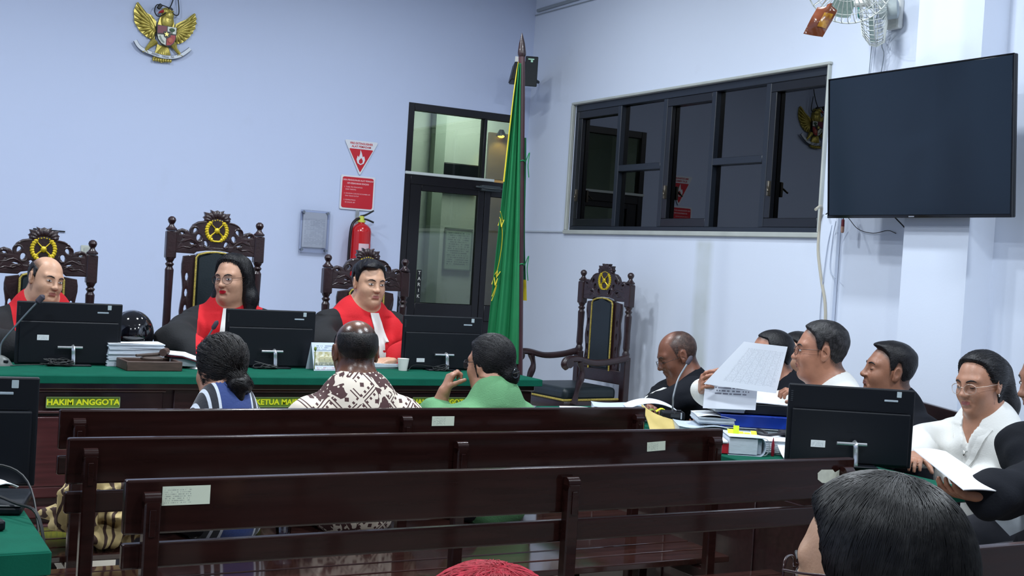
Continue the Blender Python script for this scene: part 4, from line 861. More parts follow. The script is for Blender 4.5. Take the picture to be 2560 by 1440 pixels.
FILEW = mat('file cover pale', (196, 208, 222), .5, var=.1); FILEG = mat('file cover grey', (166, 176, 180), .5, var=.15)
# far pile: grey-white thick files, blue binder, black binder, pages on top
book_spine('case_file', 'thick pale file at the bottom of the big pile under the blue binder', (3.325, 3.970, ZT2), .34, .25, .055, -.5, FILEG, seed=2)
book_spine('case_file', 'curled white file with rounded spine beside the blue binder', (3.160, 4.030, ZT2), .20, .22, .052, -.52, FILEW, wave=.006)
bb = thing('blue_binder', 'bright blue lever binder lying in the file pile', 'binder', (3.385, 3.970, ZT2 + .06), -.5); BLU = mat('binder blue', (20, 60, 168), .35, var=.1)
b = B(); add_box(b, (0, -.13, .024), (.31, .006, .048), .002); obj('spine', b, BLU, bb); b = B(); add_box(b, (0, 0, .002), (.31, .26, .004), .001); add_box(b, (0, 0, .046), (.31, .26, .004), .001); obj('cover_board', b, BLU, bb); b = B(); add_box(b, (0, .01, .024), (.29, .22, .038), .002); obj('page_block', b, PAGES, bb); flat('spine_print', .02, .026, printed('spine print', (26, 66, 170), (170, 190, 240), 3, 4, x0=0, x1=1, y0=0, y1=1), bb, (.125, -.134, .024))
kb = thing('black_binder', 'black binder lying on top of the blue binder', 'binder', (3.405, 3.990, ZT2 + .112), -.48); BLK = mat('binder black', (20, 26, 34), .4)
b = B(); add_box(b, (0, -.12, .02), (.30, .006, .040), .002); obj('spine', b, BLK, kb); b = B(); add_box(b, (0, 0, .002), (.30, .24, .004), .001); add_box(b, (0, 0, .038), (.30, .24, .004), .001); obj('cover_board', b, BLK, kb); b = B(); add_box(b, (0, .01, .02), (.28, .21, .032), .002); obj('page_block', b, PAGES, kb)
sheet('loose_sheet', lambda u, v: (3.405 + (u - .5) * .33 * .88 + (v - .5) * .22 * .47, 3.98 - (u - .5) * .33 * .47 + (v - .5) * .22 * .88, ZT2 + .1555 + .004 * math.sin(4 * u)), 8, 4, PAPER).update({'label': 'flat white sheets on top of the black binder', 'category': 'paper'}) if False else None
o = sheet('loose_sheet', lambda u, v: (3.405 + (u - .5) * .33 * .88 + (v - .5) * .22 * .47, 3.98 - (u - .5) * .33 * .47 + (v - .5) * .22 * .88, ZT2 + .1565 + .004 * math.sin(4 * u)), 8, 4, PAPER, None, .003); tag(o, 'flat white sheets on top of the black binder', 'paper')
paper_stack('paper_bundle', 'white page bundle leaning on the blue binder end, upper one', (3.270, 4.010, ZT2 + .115), .12, .2, .032, -.5, seed=5, curl_=.003)
paper_stack('paper_bundle', 'drooping white page bundle below the upper bundle at the blue binder', (3.215, 4.020, ZT2 + .065), .15, .2, .034, -.5, seed=6, curl_=-.008)
book_spine('case_file', 'folded-back white file behind the microphone', (3.160, 4.630, ZT2), .24, .2, .05, -.5, FILEW, wave=.004)
def arch_(u, v): s = (u - .5); return (3.22 + s * .22 * .88 + (v - .5) * .2 * .47, 4.46 - s * .26 * .47 + (v - .5) * .2 * .88, ZT2 + .06 + .035 * math.sin(PI * u) ** .8)
tag(sheet('folded_page', arch_, 14, 4, printed('folded page', (226, 231, 242), (120, 130, 160), 30, 50, strength=.5), None, .002), 'arched folded page over the file behind the black microphone', 'paper')
tag(sheet('loose_sheet', lambda u, v: (3.02 + (u - .5) * .30 * .88 + (v - .5) * .2 * .47, 4.62 - (u - .5) * .30 * .47 + (v - .5) * .2 * .88, ZT2 + .03 + .003 * math.sin(5 * u)), 8, 4, PAPER, None, .004), 'white sheets at the far end of the table by the bald man hand', 'paper')
ENV = mat('manila', (198, 176, 106), .65, var=.15, vscale=6, bump=.15, bscale=12)
def env(u, v):
    c = [np.array(q) for q in ((2.955, 4.085, .762), (3.10, 3.965, .762), (3.197, 4.104, .800), (3.035, 4.272, .862))]
    p = (1 - u) * (1 - v) * c[0] + u * (1 - v) * c[1] + u * v * c[2] + (1 - u) * v * c[3]; return (p[0], p[1], max(p[2] + .006 * math.sin(7 * u + 4 * v) - .028 * math.sin(PI * u) * v, .760))
tag(sheet('manila_envelope', env, 16, 8, ENV, None, .005), 'large crumpled manila envelope at the table edge by the bench end', 'envelope')
t = thing('highlighter_notes', 'yellow-green folded notes beside black box microphone', 'sticky notes', (3.10, 4.27, ZT2 + .06), -.5)
YN = mat('neon yellow', (226, 244, 40), .6)
sheet('note', lambda u, v: (-.03 + .05 * u, .05 * v, .0 + .02 * math.sin(PI * u)), 5, 3, mat('leaf note green', (110, 130, 40), .6), t, .0015); sheet('note', lambda u, v: (.01 + .05 * u, .04 * v, .012 + .014 * math.sin(PI * u)), 5, 3, YN, t, .0015)
# near pile
book_spine('law_book', 'thick white softbound book with rounded spine nearest the bench end', (3.07, 3.66, ZT2), .12, .18, .066, -.50, FILEW, wave=.0)
book_spine('law_book', 'grey-white book standing under the yellow notes at the table edge', (3.055, 3.60, ZT2 - .0), .13, .012, .062, -.5, FILEG)
t = thing('red_pen', 'dark red pen standing against the white book spine', 'pen', (3.142, 3.555, ZT2)); b = B(); add_tube(b, [(0, 0, 0), (0, 0, .045), (0, 0, .07)], [.006, .006, .001], 10); obj('pen_barrel', b, mat('pen red', (130, 22, 40), .3), t); b = B(); add_tube(b, [(.006, -.003, .01), (.006, -.003, .045)], .0012, 6); obj('clip', b, SILVER, t)
t = thing('sticky_notes', 'bright yellow sticky notes fanned over the white book', 'sticky notes', (3.08, 3.665, ZT2 + .067), -.5)
for k, (x, a) in enumerate(((-.045, .5), (-.025, 1.5), (-.005, .25), (.02, .15), (.045, .4), (-.03, .2))):
    sheet('note', lambda u, v, x=x, a=a: (x + (u - .5) * .022, .02 * v * math.cos(a) - .01, .002 + .045 * v * math.sin(a) * (1 - .3 * v)), 2, 5, YN, t, .001)
t = thing('red_folder', 'red folder corner under the books at the bench end', 'folder', (3.0, 3.70, ZT2), -.5); b = B(); add_box(b, (0, 0, .02), (.05, .16, .04), .003); obj('folder_body', b, mat('folder red', (176, 30, 44), .4), t); b = B(); add_box(b, (-.004, -.01, .045), (.045, .15, .01), .002); obj('folder_pages', b, PAPER, t)
paper_stack('printer_paper', 'broad white paper pile reaching under the monitor on the table', (3.30, 3.63, ZT2), .26, .22, .05, -.5, seed=9)
tag(sheet('loose_sheet', lambda u, v: (3.26 + (u - .5) * .26 * .88 + (v - .5) * .2 * .47, 3.44 - (u - .5) * .3 * .47 + (v - .5) * .2 * .88, ZT2 + .004 + .03 * (1 - v) * 0 + .05 * v ** 2), 8, 6, PAPER, None, .003), 'curving white sheet in front of the paper pile by the monitor foot', 'paper')
tag(sheet('yellow_slip', lambda u, v: (3.17 + (u - .5) * .08 * .88, 3.25 - (u - .5) * .08 * .47 + v * .03, ZT2 + .006 + .004 * math.sin(6 * u)), 5, 2, YN, None, .002), 'yellow slip below the monitor at the torn-paper bench end', 'slip')
b = B(); rg = random.Random(5)
pts = [(3.22 + .05 * math.cos(k * .9) + k * .013, 3.74 + .03 * math.sin(k * .9) - k * .006, ZT2 + .056 + .012 * math.sin(k * .8) ** 2) for k in range(16)]; add_tube(b, smooth_pts(pts, 4), .006, 8); add_box(b, (3.36, 3.68, ZT2 + .064), (.13, .05, .022), .01, rot=(0, 0, -.5), seg=2)
tag(obj('cable_adapter', b, mat('bag black', (28, 26, 34), .6)), 'black power adapter and cable lying on papers below the blue binder', 'adapter')
t = thing('water_bottle', 'clear small water bottle with a blue cap beside the monitor', 'bottle', (3.385, 3.70, ZT2 + .052)); b = B(); add_lathe(b, [(.024, 0), (.026, .004), (.026, .03), (.024, .036), (.026, .042), (.024, .055), (.014, .068), (.0125, .076)], seg=20); obj('bottle_body', b, glass('bottle plastic', (214, 226, 240), .06), t); b = B(); add_lathe(b, [(.0155, .072), (.0155, .092), (.014, .094)], seg=20); obj('blue_cap', b, mat('cap blue', (70, 130, 220), .35), t)
tag(sheet('loose_sheet', lambda u, v: (3.11 + (u - .5) * .30 * .75 + (v - .5) * .2 * .66, 2.99 - (u - .5) * .30 * .66 + (v - .5) * .2 * .75, ZT2 + .004 + .002 * math.sin(5 * u)), 6, 4, printed('draft sheet', (240, 242, 246), (150, 156, 176), 14, 20, amount=.1, strength=.5), None, .002), 'white sheet on green cloth at the near table corner', 'paper')

# ================================================================== low green table at the picture edge
tb = thing('side_table', 'green-covered dark table cut by the picture edge under a monitor', 'table', (0.0, 3.21, 0))
b = B(); add_box(b, (0, 0, .715), (.84, .90, .03), .004); obj('table_top', b, DESKD, tb); b = B(); add_box(b, (0, -.42, .36), (.80, .02, .68), .003); obj('front_panel', b, DESKW, tb)
for x in (-.39, .39): b = B(); add_box(b, (x, 0, .36), (.03, .84, .68), .003); obj('end_panel', b, DESKW, tb)
b = B(); add_box(b, (0.0, 3.21, .738), (.87, .93, .016), .005, seg=2); add_box(b, (0, 3.21 - .464, .718), (.87, .006, .05), .002); add_box(b, (.434, 3.21, .718), (.006, .93, .05), .002)
tag(obj('table_cloth', b, GCLOTH), 'green cloth over the table cut by the picture edge', 'cloth'); ZL = .747
t = thing('laptop', 'slim black laptop lying closed on the table at picture edge', 'laptop', (.30, 3.24, ZL), -.25); b = B(); add_box(b, (0, 0, .010), (.30, .21, .018), .005, seg=2); obj('laptop_base', b, BLACKP, t); b = B(); add_box(b, (0, .0, .022), (.30, .21, .006), .003); obj('laptop_lid', b, mat('laptop lid', (34, 38, 44), .35), t)
t = thing('external_drive', 'small flat black box near the front of the edge table', 'device', (.30, 2.98, ZL), .2); b = B(); add_box(b, (0, 0, .012), (.12, .09, .024), .006, seg=2); obj('drive_case', b, BLACKP, t); b = B(); add_box(b, (0, -.046, .012), (.05, .002, .008)); obj('port', b, BLACKS, t)
tag(sheet('crumpled_paper', lambda u, v: (.29 + .16 * u, 3.40 + .12 * v, ZL + .01 + .07 * (1 - u) * (.4 + .6 * v) + .008 * math.sin(9 * u + 5 * v)), 10, 8, PAPER, None, .002), 'crumpled white paper beside the monitor on the edge table', 'paper')
b = B(); add_tube(b, smooth_pts([(.20, 3.40, .80), (.30, 3.25, .80), (.40, 3.10, .78), (.445, 3.0, .76), (.46, 2.95, .6), (.47, 2.98, .3), (.55, 3.0, .02)], 6), .004, 6); add_tube(b, smooth_pts([(.25, 3.2, .80), (.36, 3.28, .84), (.45, 3.25, .80), (.47, 3.12, .65), (.50, 3.1, .35), (.62, 3.05, .05), (.7, 3.2, .015)], 6), .003, 6)
tag(obj('trailing_cables', b, CABLE), 'black cables trailing from the edge table down to the floor', 'cable')
t = thing('power_box', 'white box on the floor beside the edge table under cables', 'box', (.56, 3.16, 0), .1); b = B(); add_box(b, (0, 0, .27), (.13, .12, .54), .008); obj('box_case', b, WHITEP, t); b = B(); add_box(b, (0.02, -.062, .42), (.06, .004, .08), .002); obj('front_plate', b, mat('grey plate', (150, 155, 158), .5), t)
tangle('cable_heap', 'heap of black plugs and cables on top of the white box', (.56, 3.13, .545), .06, 20, 12, None, .004)

# bag and shawl, cup on the bench
t = thing('patterned_shawl', 'crumpled cream and brown patterned cloth bundle on the far bench', 'shawl', (.80, 4.08, .431))
def mkcloth():
    m, nt, b = nodes('shawl print'); L = nt.links.new; tc = N(nt, 'ShaderNodeTexCoord'); v = N(nt, 'ShaderNodeTexWave', Scale=7.0, Distortion=14.0, Detail=2.0); L(tc.outputs['Object'], v.inputs['Vector'])
    cr = N(nt, 'ShaderNodeValToRGB'); cr.color_ramp.interpolation = 'CONSTANT'; e = cr.color_ramp.elements; e[0].color = S((190, 168, 118)); e[1].color = S((60, 38, 30)); e[1].position = .72; L(v.outputs['Fac'], cr.inputs[0]); L(cr.outputs[0], b.inputs['Base Color']); b.inputs['Roughness'].default_value = .8; return m
SHW = mkcloth(); b = B(); bmesh.ops.create_icosphere(b, subdivisions=5, radius=1.0)
for v in b.verts:
    p = v.co.copy(); n = .14 * math.sin(5 * p.x + 7 * p.z) + .12 * math.sin(9 * p.y + 4 * p.x + 2) + .09 * math.sin(13 * p.z + 6 * p.y) + .05 * math.sin(23 * p.x + 11 * p.y); p *= 1 + n
    v.co = Vector((p.x * .15, p.y * .13, max(0, .10 + p.z * .11)))
obj('folded_cloth', b, SHW, t, 60)
sheet('draped_flap', lambda u, v: (-.16 + .12 * u, -.12 + .02 * math.sin(6 * u), .10 - .02 + .11 * v + .01 * math.sin(8 * u + 3 * v)), 8, 8, SHW, t, .004)
t = thing('plastic_cup', 'clear plastic water cup on the far bench beside the batik shirt', 'cup', (1.395, 4.03, .431)); b = B(); add_lathe(b, [(.022, 0), (.024, .002), (.032, .078), (.035, .08), (.034, .084)], seg=20); obj('cup_body', b, glass('cup plastic', (215, 226, 246), .08), t); b = B(); add_lathe(b, [(.034, .083), (.034, .0845)], seg=20); obj('film_lid', b, mat('film lid', (120, 136, 176), .3), t)
# ================================================================== people: one continuous surface per body (distance fields, meshed with surface nets)
def nrmv(v): v = np.asarray(v, float); return v / max(np.linalg.norm(v), 1e-9)
def rot3(turn=0, nod=0, tilt=0):
    """head turn to its left (+), nod forward/down (+), tilt towards its right (+)"""
    cz, sz = math.cos(turn), math.sin(turn); cx, sx = math.cos(-nod), math.sin(-nod); cy, sy = math.cos(tilt), math.sin(tilt)
    Rz = np.array([[cz, -sz, 0], [sz, cz, 0], [0, 0, 1]]); Rx = np.array([[1, 0, 0], [0, cx, -sx], [0, sx, cx]]); Ry = np.array([[cy, 0, sy], [0, 1, 0], [-sy, 0, cy]])
    return Rz @ Rx @ Ry
class Fld:
    def __init__(s): s.p = []
    def cap(s, a, b, ra, rb=None, k=.02, sub=False):
        a, b = np.asarray(a, float), np.asarray(b, float); rb = ra if rb is None else rb
        s.p.append(('c', a, b, ra, rb, k, sub, (a + b) / 2, np.linalg.norm(a - b) / 2 + max(ra, rb))); return s
    def ell(s, c, r, k=.02, R=None, sub=False):
        c = np.asarray(c, float); r = (r,) * 3 if isinstance(r, (int, float)) else r
        s.p.append(('e', c, np.asarray(r, float), R, None, k, sub, c, max(r))); return s
    def moved(s, R, c, sc=1.0):
        o = Fld()
        for q in s.p:
            if q[0] == 'c': o.cap(c + R @ (q[1] * sc), c + R @ (q[2] * sc), q[3] * sc, q[4] * sc, q[5] * sc, q[6])
            else: o.ell(c + R @ (q[1] * sc), tuple(q[2] * sc), q[5] * sc, R if q[3] is None else R @ q[3], q[6])
        return o
    def add(s, o): s.p += o.p; return s
    @staticmethod
    def ev(q, X, Y, Z):
        if q[0] == 'c':
            a, b = q[1], q[2]; d = b - a; L = max(d @ d, 1e-12)
            px, py, pz = X - a[0], Y - a[1], Z - a[2]; t = np.clip((px * d[0] + py * d[1] + pz * d[2]) / L, 0, 1)
            return np.sqrt((px - t * d[0]) ** 2 + (py - t * d[1]) ** 2 + (pz - t * d[2]) ** 2) - (q[3] + (q[4] - q[3]) * t)
        c, r, R = q[1], q[2], q[3]; px, py, pz = X - c[0], Y - c[1], Z - c[2]
        if R is not None: px, py, pz = px * R[0, 0] + py * R[1, 0] + pz * R[2, 0], px * R[0, 1] + py * R[1, 1] + pz * R[2, 1], px * R[0, 2] + py * R[1, 2] + pz * R[2, 2]
        k0 = np.sqrt((px / r[0]) ** 2 + (py / r[1]) ** 2 + (pz / r[2]) ** 2); k1 = np.sqrt((px / r[0] ** 2) ** 2 + (py / r[1] ** 2) ** 2 + (pz / r[2] ** 2) ** 2)
        return k0 * (k0 - 1) / np.maximum(k1, 1e-9)
    @staticmethod
    def comb(F, d, k, sub):
        if sub:
            h = np.maximum(k - np.abs(F + d), 0) / k; return np.maximum(F, -d) + h * h * k * .25
        h = np.maximum(k - np.abs(F - d), 0) / k; return np.minimum(F, d) - h * h * k * .25
    def pts(s, P):
        X, Y, Z = P[:, 0], P[:, 1], P[:, 2]; F = np.full(len(P), 1.0)
        for q in s.p: F = s.comb(F, s.ev(q, X, Y, Z), q[5], q[6])
        return F
    def grid(s, xs, ys, zs, margin=.03):
        F = np.full((len(xs), len(ys), len(zs)), 1.0, np.float32)
        for q in s.p:
            c, r = q[7], q[8] + q[5] + margin; sl = []
            for ax, arr in enumerate((xs, ys, zs)): sl.append(slice(max(np.searchsorted(arr, c[ax] - r) - 1, 0), np.searchsorted(arr, c[ax] + r) + 1))
            if any(a.stop - a.start < 2 for a in sl): continue
            X, Y, Z = xs[sl[0]][:, None, None], ys[sl[1]][None, :, None], zs[sl[2]][None, None, :]
            F[tuple(sl)] = s.comb(F[tuple(sl)], s.ev(q, X, Y, Z), q[5], q[6])
        return F
    def bounds(s, m=.02):
        lo = np.min([q[7] - q[8] for q in s.p if not q[6]], 0) - m; hi = np.max([q[7] + q[8] for q in s.p if not q[6]], 0) + m; return lo, hi
def axis(lo, hi, coarse, fine=()):
    out = [lo]
    while out[-1] < hi:
        x = out[-1]; h = coarse
        for a, b, f in fine:
            if a <= x < b: h = min(h, f)
            elif x < a < x + h: h = min(h, max(a - x, f))
        out.append(x + h)
    return np.array(out)
def surfnet(F, xs, ys, zs):
    S_ = (F < 0); nx, ny, nz = F.shape; C = np.zeros((nx - 1, ny - 1, nz - 1), np.int8)
    for i in (0, 1):
        for j in (0, 1):
            for k in (0, 1): C += S_[i:nx - 1 + i, j:ny - 1 + j, k:nz - 1 + k]
    act = np.nonzero((C > 0) & (C < 8)); n = len(act[0])
    if n == 0: return None
    idx = -np.ones(C.shape, np.int64); idx[act] = np.arange(n); P = np.zeros((n, 3)); cnt = np.zeros(n); ax = (xs, ys, zs)
    for d in range(3):
        o = [a for a in range(3) if a != d]
        for u in (0, 1):
            for v in (0, 1):
                i0 = [act[0].copy(), act[1].copy(), act[2].copy()]; i0[o[0]] = i0[o[0]] + u; i0[o[1]] = i0[o[1]] + v; i1 = list(i0); i1[d] = i1[d] + 1
                f0, f1 = F[tuple(i0)], F[tuple(i1)]; m = (f0 < 0) != (f1 < 0); t = f0[m] / (f0[m] - f1[m])
                q = np.zeros((m.sum(), 3))
                for a in range(3): q[:, a] = ax[a][i0[a][m]]
                q[:, d] += t * (ax[d][i1[d][m]] - ax[d][i0[d][m]]); P[m] += q; cnt[m] += 1
    P /= np.maximum(cnt, 1)[:, None]; Q = []
    for d in range(3):
        o = [(d + 1) % 3, (d + 2) % 3]; sl0 = [slice(None)] * 3; sl1 = [slice(None)] * 3; sl0[d] = slice(0, -1); sl1[d] = slice(1, None)
        a, b = S_[tuple(sl0)], S_[tuple(sl1)]; e = np.nonzero(a != b); e = list(e); ok = (e[o[0]] > 0) & (e[o[1]] > 0) & (e[o[0]] < C.shape[o[0]]) & (e[o[1]] < C.shape[o[1]]); e = [x[ok] for x in e]
        inside = a[tuple(e)]
        def cell(u, v): c = list(e); c[o[0]] = c[o[0]] - u; c[o[1]] = c[o[1]] - v; return idx[tuple(c)]
        q = np.stack([cell(0, 0), cell(1, 0), cell(1, 1), cell(0, 1)], 1); q[~inside] = q[~inside][:, ::-1]; Q.append(q)
    Q = np.concatenate(Q); Q = Q[(Q >= 0).all(1)]; return P, Q
def qmesh(name, P, Q, m, parent=None, attrs=None):
    me = bpy.data.meshes.new(name); me.vertices.add(len(P)); me.vertices.foreach_set('co', P.astype(np.float32).ravel())
    me.loops.add(Q.size); me.loops.foreach_set('vertex_index', Q.astype(np.int32).ravel()); me.polygons.add(len(Q))
    me.polygons.foreach_set('loop_start', np.arange(0, Q.size, Q.shape[1], dtype=np.int32)); me.polygons.foreach_set('loop_total', np.full(len(Q), Q.shape[1], np.int32))
    me.update(calc_edges=True); me.validate(); me.polygons.foreach_set('use_smooth', [True] * len(me.polygons))
    for k, v in (attrs or {}).items(): a = me.attributes.new(k, 'FLOAT', 'POINT'); a.data.foreach_set('value', v.astype(np.float32))
    for q in (m if isinstance(m, (list, tuple)) else [m]): me.materials.append(q)
    return link(name, me, parent)
def wob(X, Y, Z, f, s=0.0):
    return (np.sin(f * X + 1.3 + s + 2.1 * np.sin(.6 * f * Z + s)) * np.sin(f * .9 * Y + .4 * f * Z + 2 * s) + .5 * np.sin(f * 1.9 * Z + f * X * .7 + 3 * s) * np.sin(1.7 * f * Y + s))

# ---- the head in its own frame: x to its right, y out of the face, z up; about 0.227 m tall
def head_core(jaw=1.0, fat=0.0):
    f = Fld(); f.ell((0, -.012, .028), (.076, .094, .084)); f.ell((0, .020, -.028), (.062 + fat * .006, .071, .084), .03); f.ell((0, .026, -.066), (.052 * jaw + fat * .010, .052, .041), .03)
    f.cap((0, .062, -.097), (0, .060, -.095), .0175, k=.03)
    if fat: f.ell((0, .02, -.095), (.050, .052, .024 + .01 * fat), .03)
    return f
def head_full(p):
    f = head_core(p.get('jaw', 1), p.get('fat', 0)); ns = p.get('nose', 1.0)
    for s in (-1, 1):
        f.ell((s * .038, .052, -.032), (.022, .026, .024), .025); f.cap((s * .012, .0765, .022), (s * .044, .066, .022), .0095, .008, k=.02)
        f.ell((s * .031, .104, -.001), (.019, .026, .012), .016, sub=True)
        f.ell((s * .031, .0715, -.001), (.0155, .0125, .0105), .006)
    f.cap((0, .0845, .008), (0, .101, -.028), .0070, .0095, k=.014); f.ell((0, .101, -.032), (.0115 * ns, .0115, .0095), .010)
    for s in (-1, 1): f.ell((s * .0125 * ns, .092, -.035), (.0078 * ns, .011, .0075), .008); f.ell((s * .0070 * ns, .100, -.0425), (.0035, .0055, .0035), .003, sub=True)
    f.cap((-.017, .083, -.0585), (.017, .083, -.0585), .0058, k=.008); f.ell((0, .088, -.057), (.009, .006, .005), .006); f.cap((-.014, .082, -.0685), (.014, .082, -.0685), .0072, k=.007)
    f.cap((-.022, .0935, -.0630), (.022, .0935, -.0630), .0022, k=.005, sub=True) ; f.cap((-.012, .087, -.081), (.012, .087, -.081), .005, k=.012, sub=True)
    for s in (-1, 1): f.cap((s * .020, .094, -.040), (s * .029, .082, -.066), .0030, k=.010, sub=True); f.cap((s * .018, .089, -.010), (s * .034, .0855, -.016), .0025, k=.008, sub=True)
    for s in (-1, 1):
        R = rot3(s * -.35, .0, s * .12); f.ell((s * .079, -.012, -.004), (.0075, .0190, .0305), .006, R); f.ell((s * .0865, -.008, .002), (.0045, .0115, .0185), .004, R, sub=True); f.ell((s * .077, -.004, -.028), (.006, .009, .010), .005)
    return f
def surf_y(f, x, z, y0=.15):
    """front surface height of the face at local x,z"""
    ys = np.linspace(y0, .02, 120); d = f.pts(np.stack([np.full(120, x), ys, np.full(120, z)], 1)); i = np.argmax(d < 0)
    if i == 0: return .08
    a, b = d[i - 1], d[i]; return ys[i - 1] + (ys[i] - ys[i - 1]) * a / (a - b)

def hand(f, w, d, n, side, curl=(.5, .5, .5, .5), thumb=.4, sc=.95, spread=.03):
    """w wrist, d pointing direction, n palm normal (fingers bend to it), side +1/-1: where the thumb is along cross(d,n)"""
    w = np.asarray(w, float); d = nrmv(d); n = nrmv(np.asarray(n, float) - d * (np.asarray(n, float) @ d)); s = np.cross(d, n) * side
    for i, (off, ln) in enumerate(((.029, .068), (.0095, .076), (-.010, .070), (-.028, .054))):
        kn = w + (d * (.083 - .004 * abs(i - 1)) + s * off) * sc; f.cap(w + s * off * .45 * sc, kn, .0155 * sc, .0110 * sc, k=.012)
        c = curl[i] * 1.0; a = c * .55; p = kn; sp = spread * (1.5 - i)
        for j, fr in enumerate((.45, .31, .24)):
            dd = nrmv(d * math.cos(a) + n * math.sin(a) + s * sp); q = p + dd * ln * fr * sc; f.cap(p, q, (.0092 - .0009 * j) * sc, (.0083 - .0009 * j) * sc, k=.0035); p = q; a += c
    b0 = w + (d * .026 + s * .026 + n * .004) * sc; p = b0; a = thumb; f.cap(w + s * .012 * sc, b0, .0155 * sc, .0145 * sc, k=.012)
    for j, ln in enumerate((.036, .030, .022)):
        dd = nrmv(d * (.62 + .12 * j) + s * (.72 - .33 * j * thumb) + n * (a + .25 * j)); q = p + dd * ln * sc; f.cap(p, q, (.0125 - .0012 * j) * sc, (.0115 - .0014 * j) * sc, k=.005); p = q
    return f

def skin(name, c, oil=0.0, c2=None):
    if name in MATS: return MATS[name]
    m = mat(name, c, .46 - oil, spec=.45, var=.16, vscale=26, bump=.12, bscale=260, col2=c2); b = m.node_tree.nodes['Principled BSDF']
    b.inputs['Specular IOR Level'].default_value = .35 + oil; nt = m.node_tree; L = nt.links.new; src = b.inputs['Base Color'].links[0].from_socket
    at = N(nt, 'ShaderNodeAttribute', attribute_name='scalp_hair'); tc = N(nt, 'ShaderNodeTexCoord'); no = N(nt, 'ShaderNodeTexNoise', Scale=320.0, Detail=2.0); L(tc.outputs['Object'], no.inputs['Vector'])
    r1 = N(nt, 'ShaderNodeMapRange'); r1.inputs[1].default_value = .35; r1.inputs[2].default_value = .62; L(no.outputs[0], r1.inputs[0])
    ad = N(nt, 'ShaderNodeMath', operation='MULTIPLY_ADD'); L(r1.outputs[0], ad.inputs[0]); ad.inputs[1].default_value = -.35; ad.inputs[2].default_value = 1.05
    mu = N(nt, 'ShaderNodeMath', operation='MULTIPLY', use_clamp=True); L(at.outputs['Fac'], mu.inputs[0]); L(ad.outputs[0], mu.inputs[1])
    mx = N(nt, 'ShaderNodeMix', data_type='RGBA'); L(mu.outputs[0], mx.inputs[0]); L(src, mx.inputs[6]); mx.inputs[7].default_value = S((24, 21, 22)); L(mx.outputs[2], b.inputs['Base Color']); return m
def hair_h(X, Y, Z, hair):
    zl = short_zline(Y, hair) if hair.get('style', 'short') != 'long' else np.interp(Y, [-.12, -.03, .0, .02, .035, .05, .07, .09], [-.14, -.12, -.10, -.02, .045, .062, .072, .08]) + hair.get('recede', 0)
    h = Z - zl
    if hair.get('bald'): c, r = hair['bald']; h = np.minimum(h, (np.sqrt(((X - c[0]) / r[0]) ** 2 + ((Y - c[1]) / r[1]) ** 2 + ((Z - c[2]) / r[2]) ** 2) - 1) * .06)
    if hair.get('temple'): h = h - hair['temple'] * np.clip(np.abs(X) - .03, 0, .04) * (Y > .03)
    return h
def hairmat(name, c, c2, rough=.42, bm_=.6):
    if name in MATS: return MATS[name]
    m, nt, b = nodes(name); L = nt.links.new; tc = N(nt, 'ShaderNodeTexCoord'); n = N(nt, 'ShaderNodeTexNoise', Scale=60.0, Detail=3.0); n2 = N(nt, 'ShaderNodeTexNoise', Scale=220.0, Detail=2.0)
    L(tc.outputs['Object'], n.inputs['Vector']); L(tc.outputs['Object'], n2.inputs['Vector']); mx = N(nt, 'ShaderNodeMix', data_type='RGBA'); rp = N(nt, 'ShaderNodeMapRange'); rp.inputs[1].default_value = .45; rp.inputs[2].default_value = .7; b.inputs['Specular IOR Level'].default_value = .28
    L(n.outputs[0], rp.inputs[0]); L(rp.outputs[0], mx.inputs[0]); mx.inputs[6].default_value = S(c); mx.inputs[7].default_value = S(c2); L(mx.outputs[2], b.inputs['Base Color'])
    bp = N(nt, 'ShaderNodeBump', Strength=bm_, Distance=.003); L(n2.outputs[0], bp.inputs['Height']); L(bp.outputs[0], b.inputs['Normal']); b.inputs['Roughness'].default_value = rough; MATS[name] = m; return m
HB = hairmat('hair black', (13, 12, 16), (26, 25, 28)); HG = hairmat('hair greying', (22, 21, 23), (54, 52, 54)); HBR = hairmat('hair brown black', (15, 13, 14), (34, 29, 28))
EYEW = mat('eye white', (196, 188, 184), .4, spec=.3); IRIS = mat('iris brown', (30, 20, 18), .3, spec=.3); LASH = mat('lash line', (26, 18, 18), .5)
def lens_mat():
    m, nt, b = nodes('lens'); nt.nodes.remove(b); t = N(nt, 'ShaderNodeBsdfTransparent'); t.inputs[0].default_value = (.93, .94, .95, 1); g = N(nt, 'ShaderNodeBsdfGlossy', Roughness=.02); mx = N(nt, 'ShaderNodeMixShader'); mx.inputs[0].default_value = .05
    nt.links.new(t.outputs[0], mx.inputs[1]); nt.links.new(g.outputs[0], mx.inputs[2]); nt.links.new(mx.outputs[0], nt.nodes['Material Output'].inputs[0]); return m
LENS = lens_mat()
def two_tone(name, c1, c2, rough=.8, attr='mask', sheen=0, bump=.3):
    """cloth of two dyed panels, split where the stored panel field changes sign"""
    if name in MATS: return MATS[name]
    m = mat(name, c1, rough, bump=bump, bscale=120, sheen=sheen); nt = m.node_tree; L = nt.links.new; a = N(nt, 'ShaderNodeAttribute', attribute_name=attr); g = N(nt, 'ShaderNodeMath', operation='GREATER_THAN'); g.inputs[1].default_value = 0
    L(a.outputs['Fac'], g.inputs[0]); mx = N(nt, 'ShaderNodeMix', data_type='RGBA'); L(g.outputs[0], mx.inputs[0]); mx.inputs[6].default_value = S(c1); mx.inputs[7].default_value = S(c2); L(mx.outputs[2], nt.nodes['Principled BSDF'].inputs['Base Color']); return m

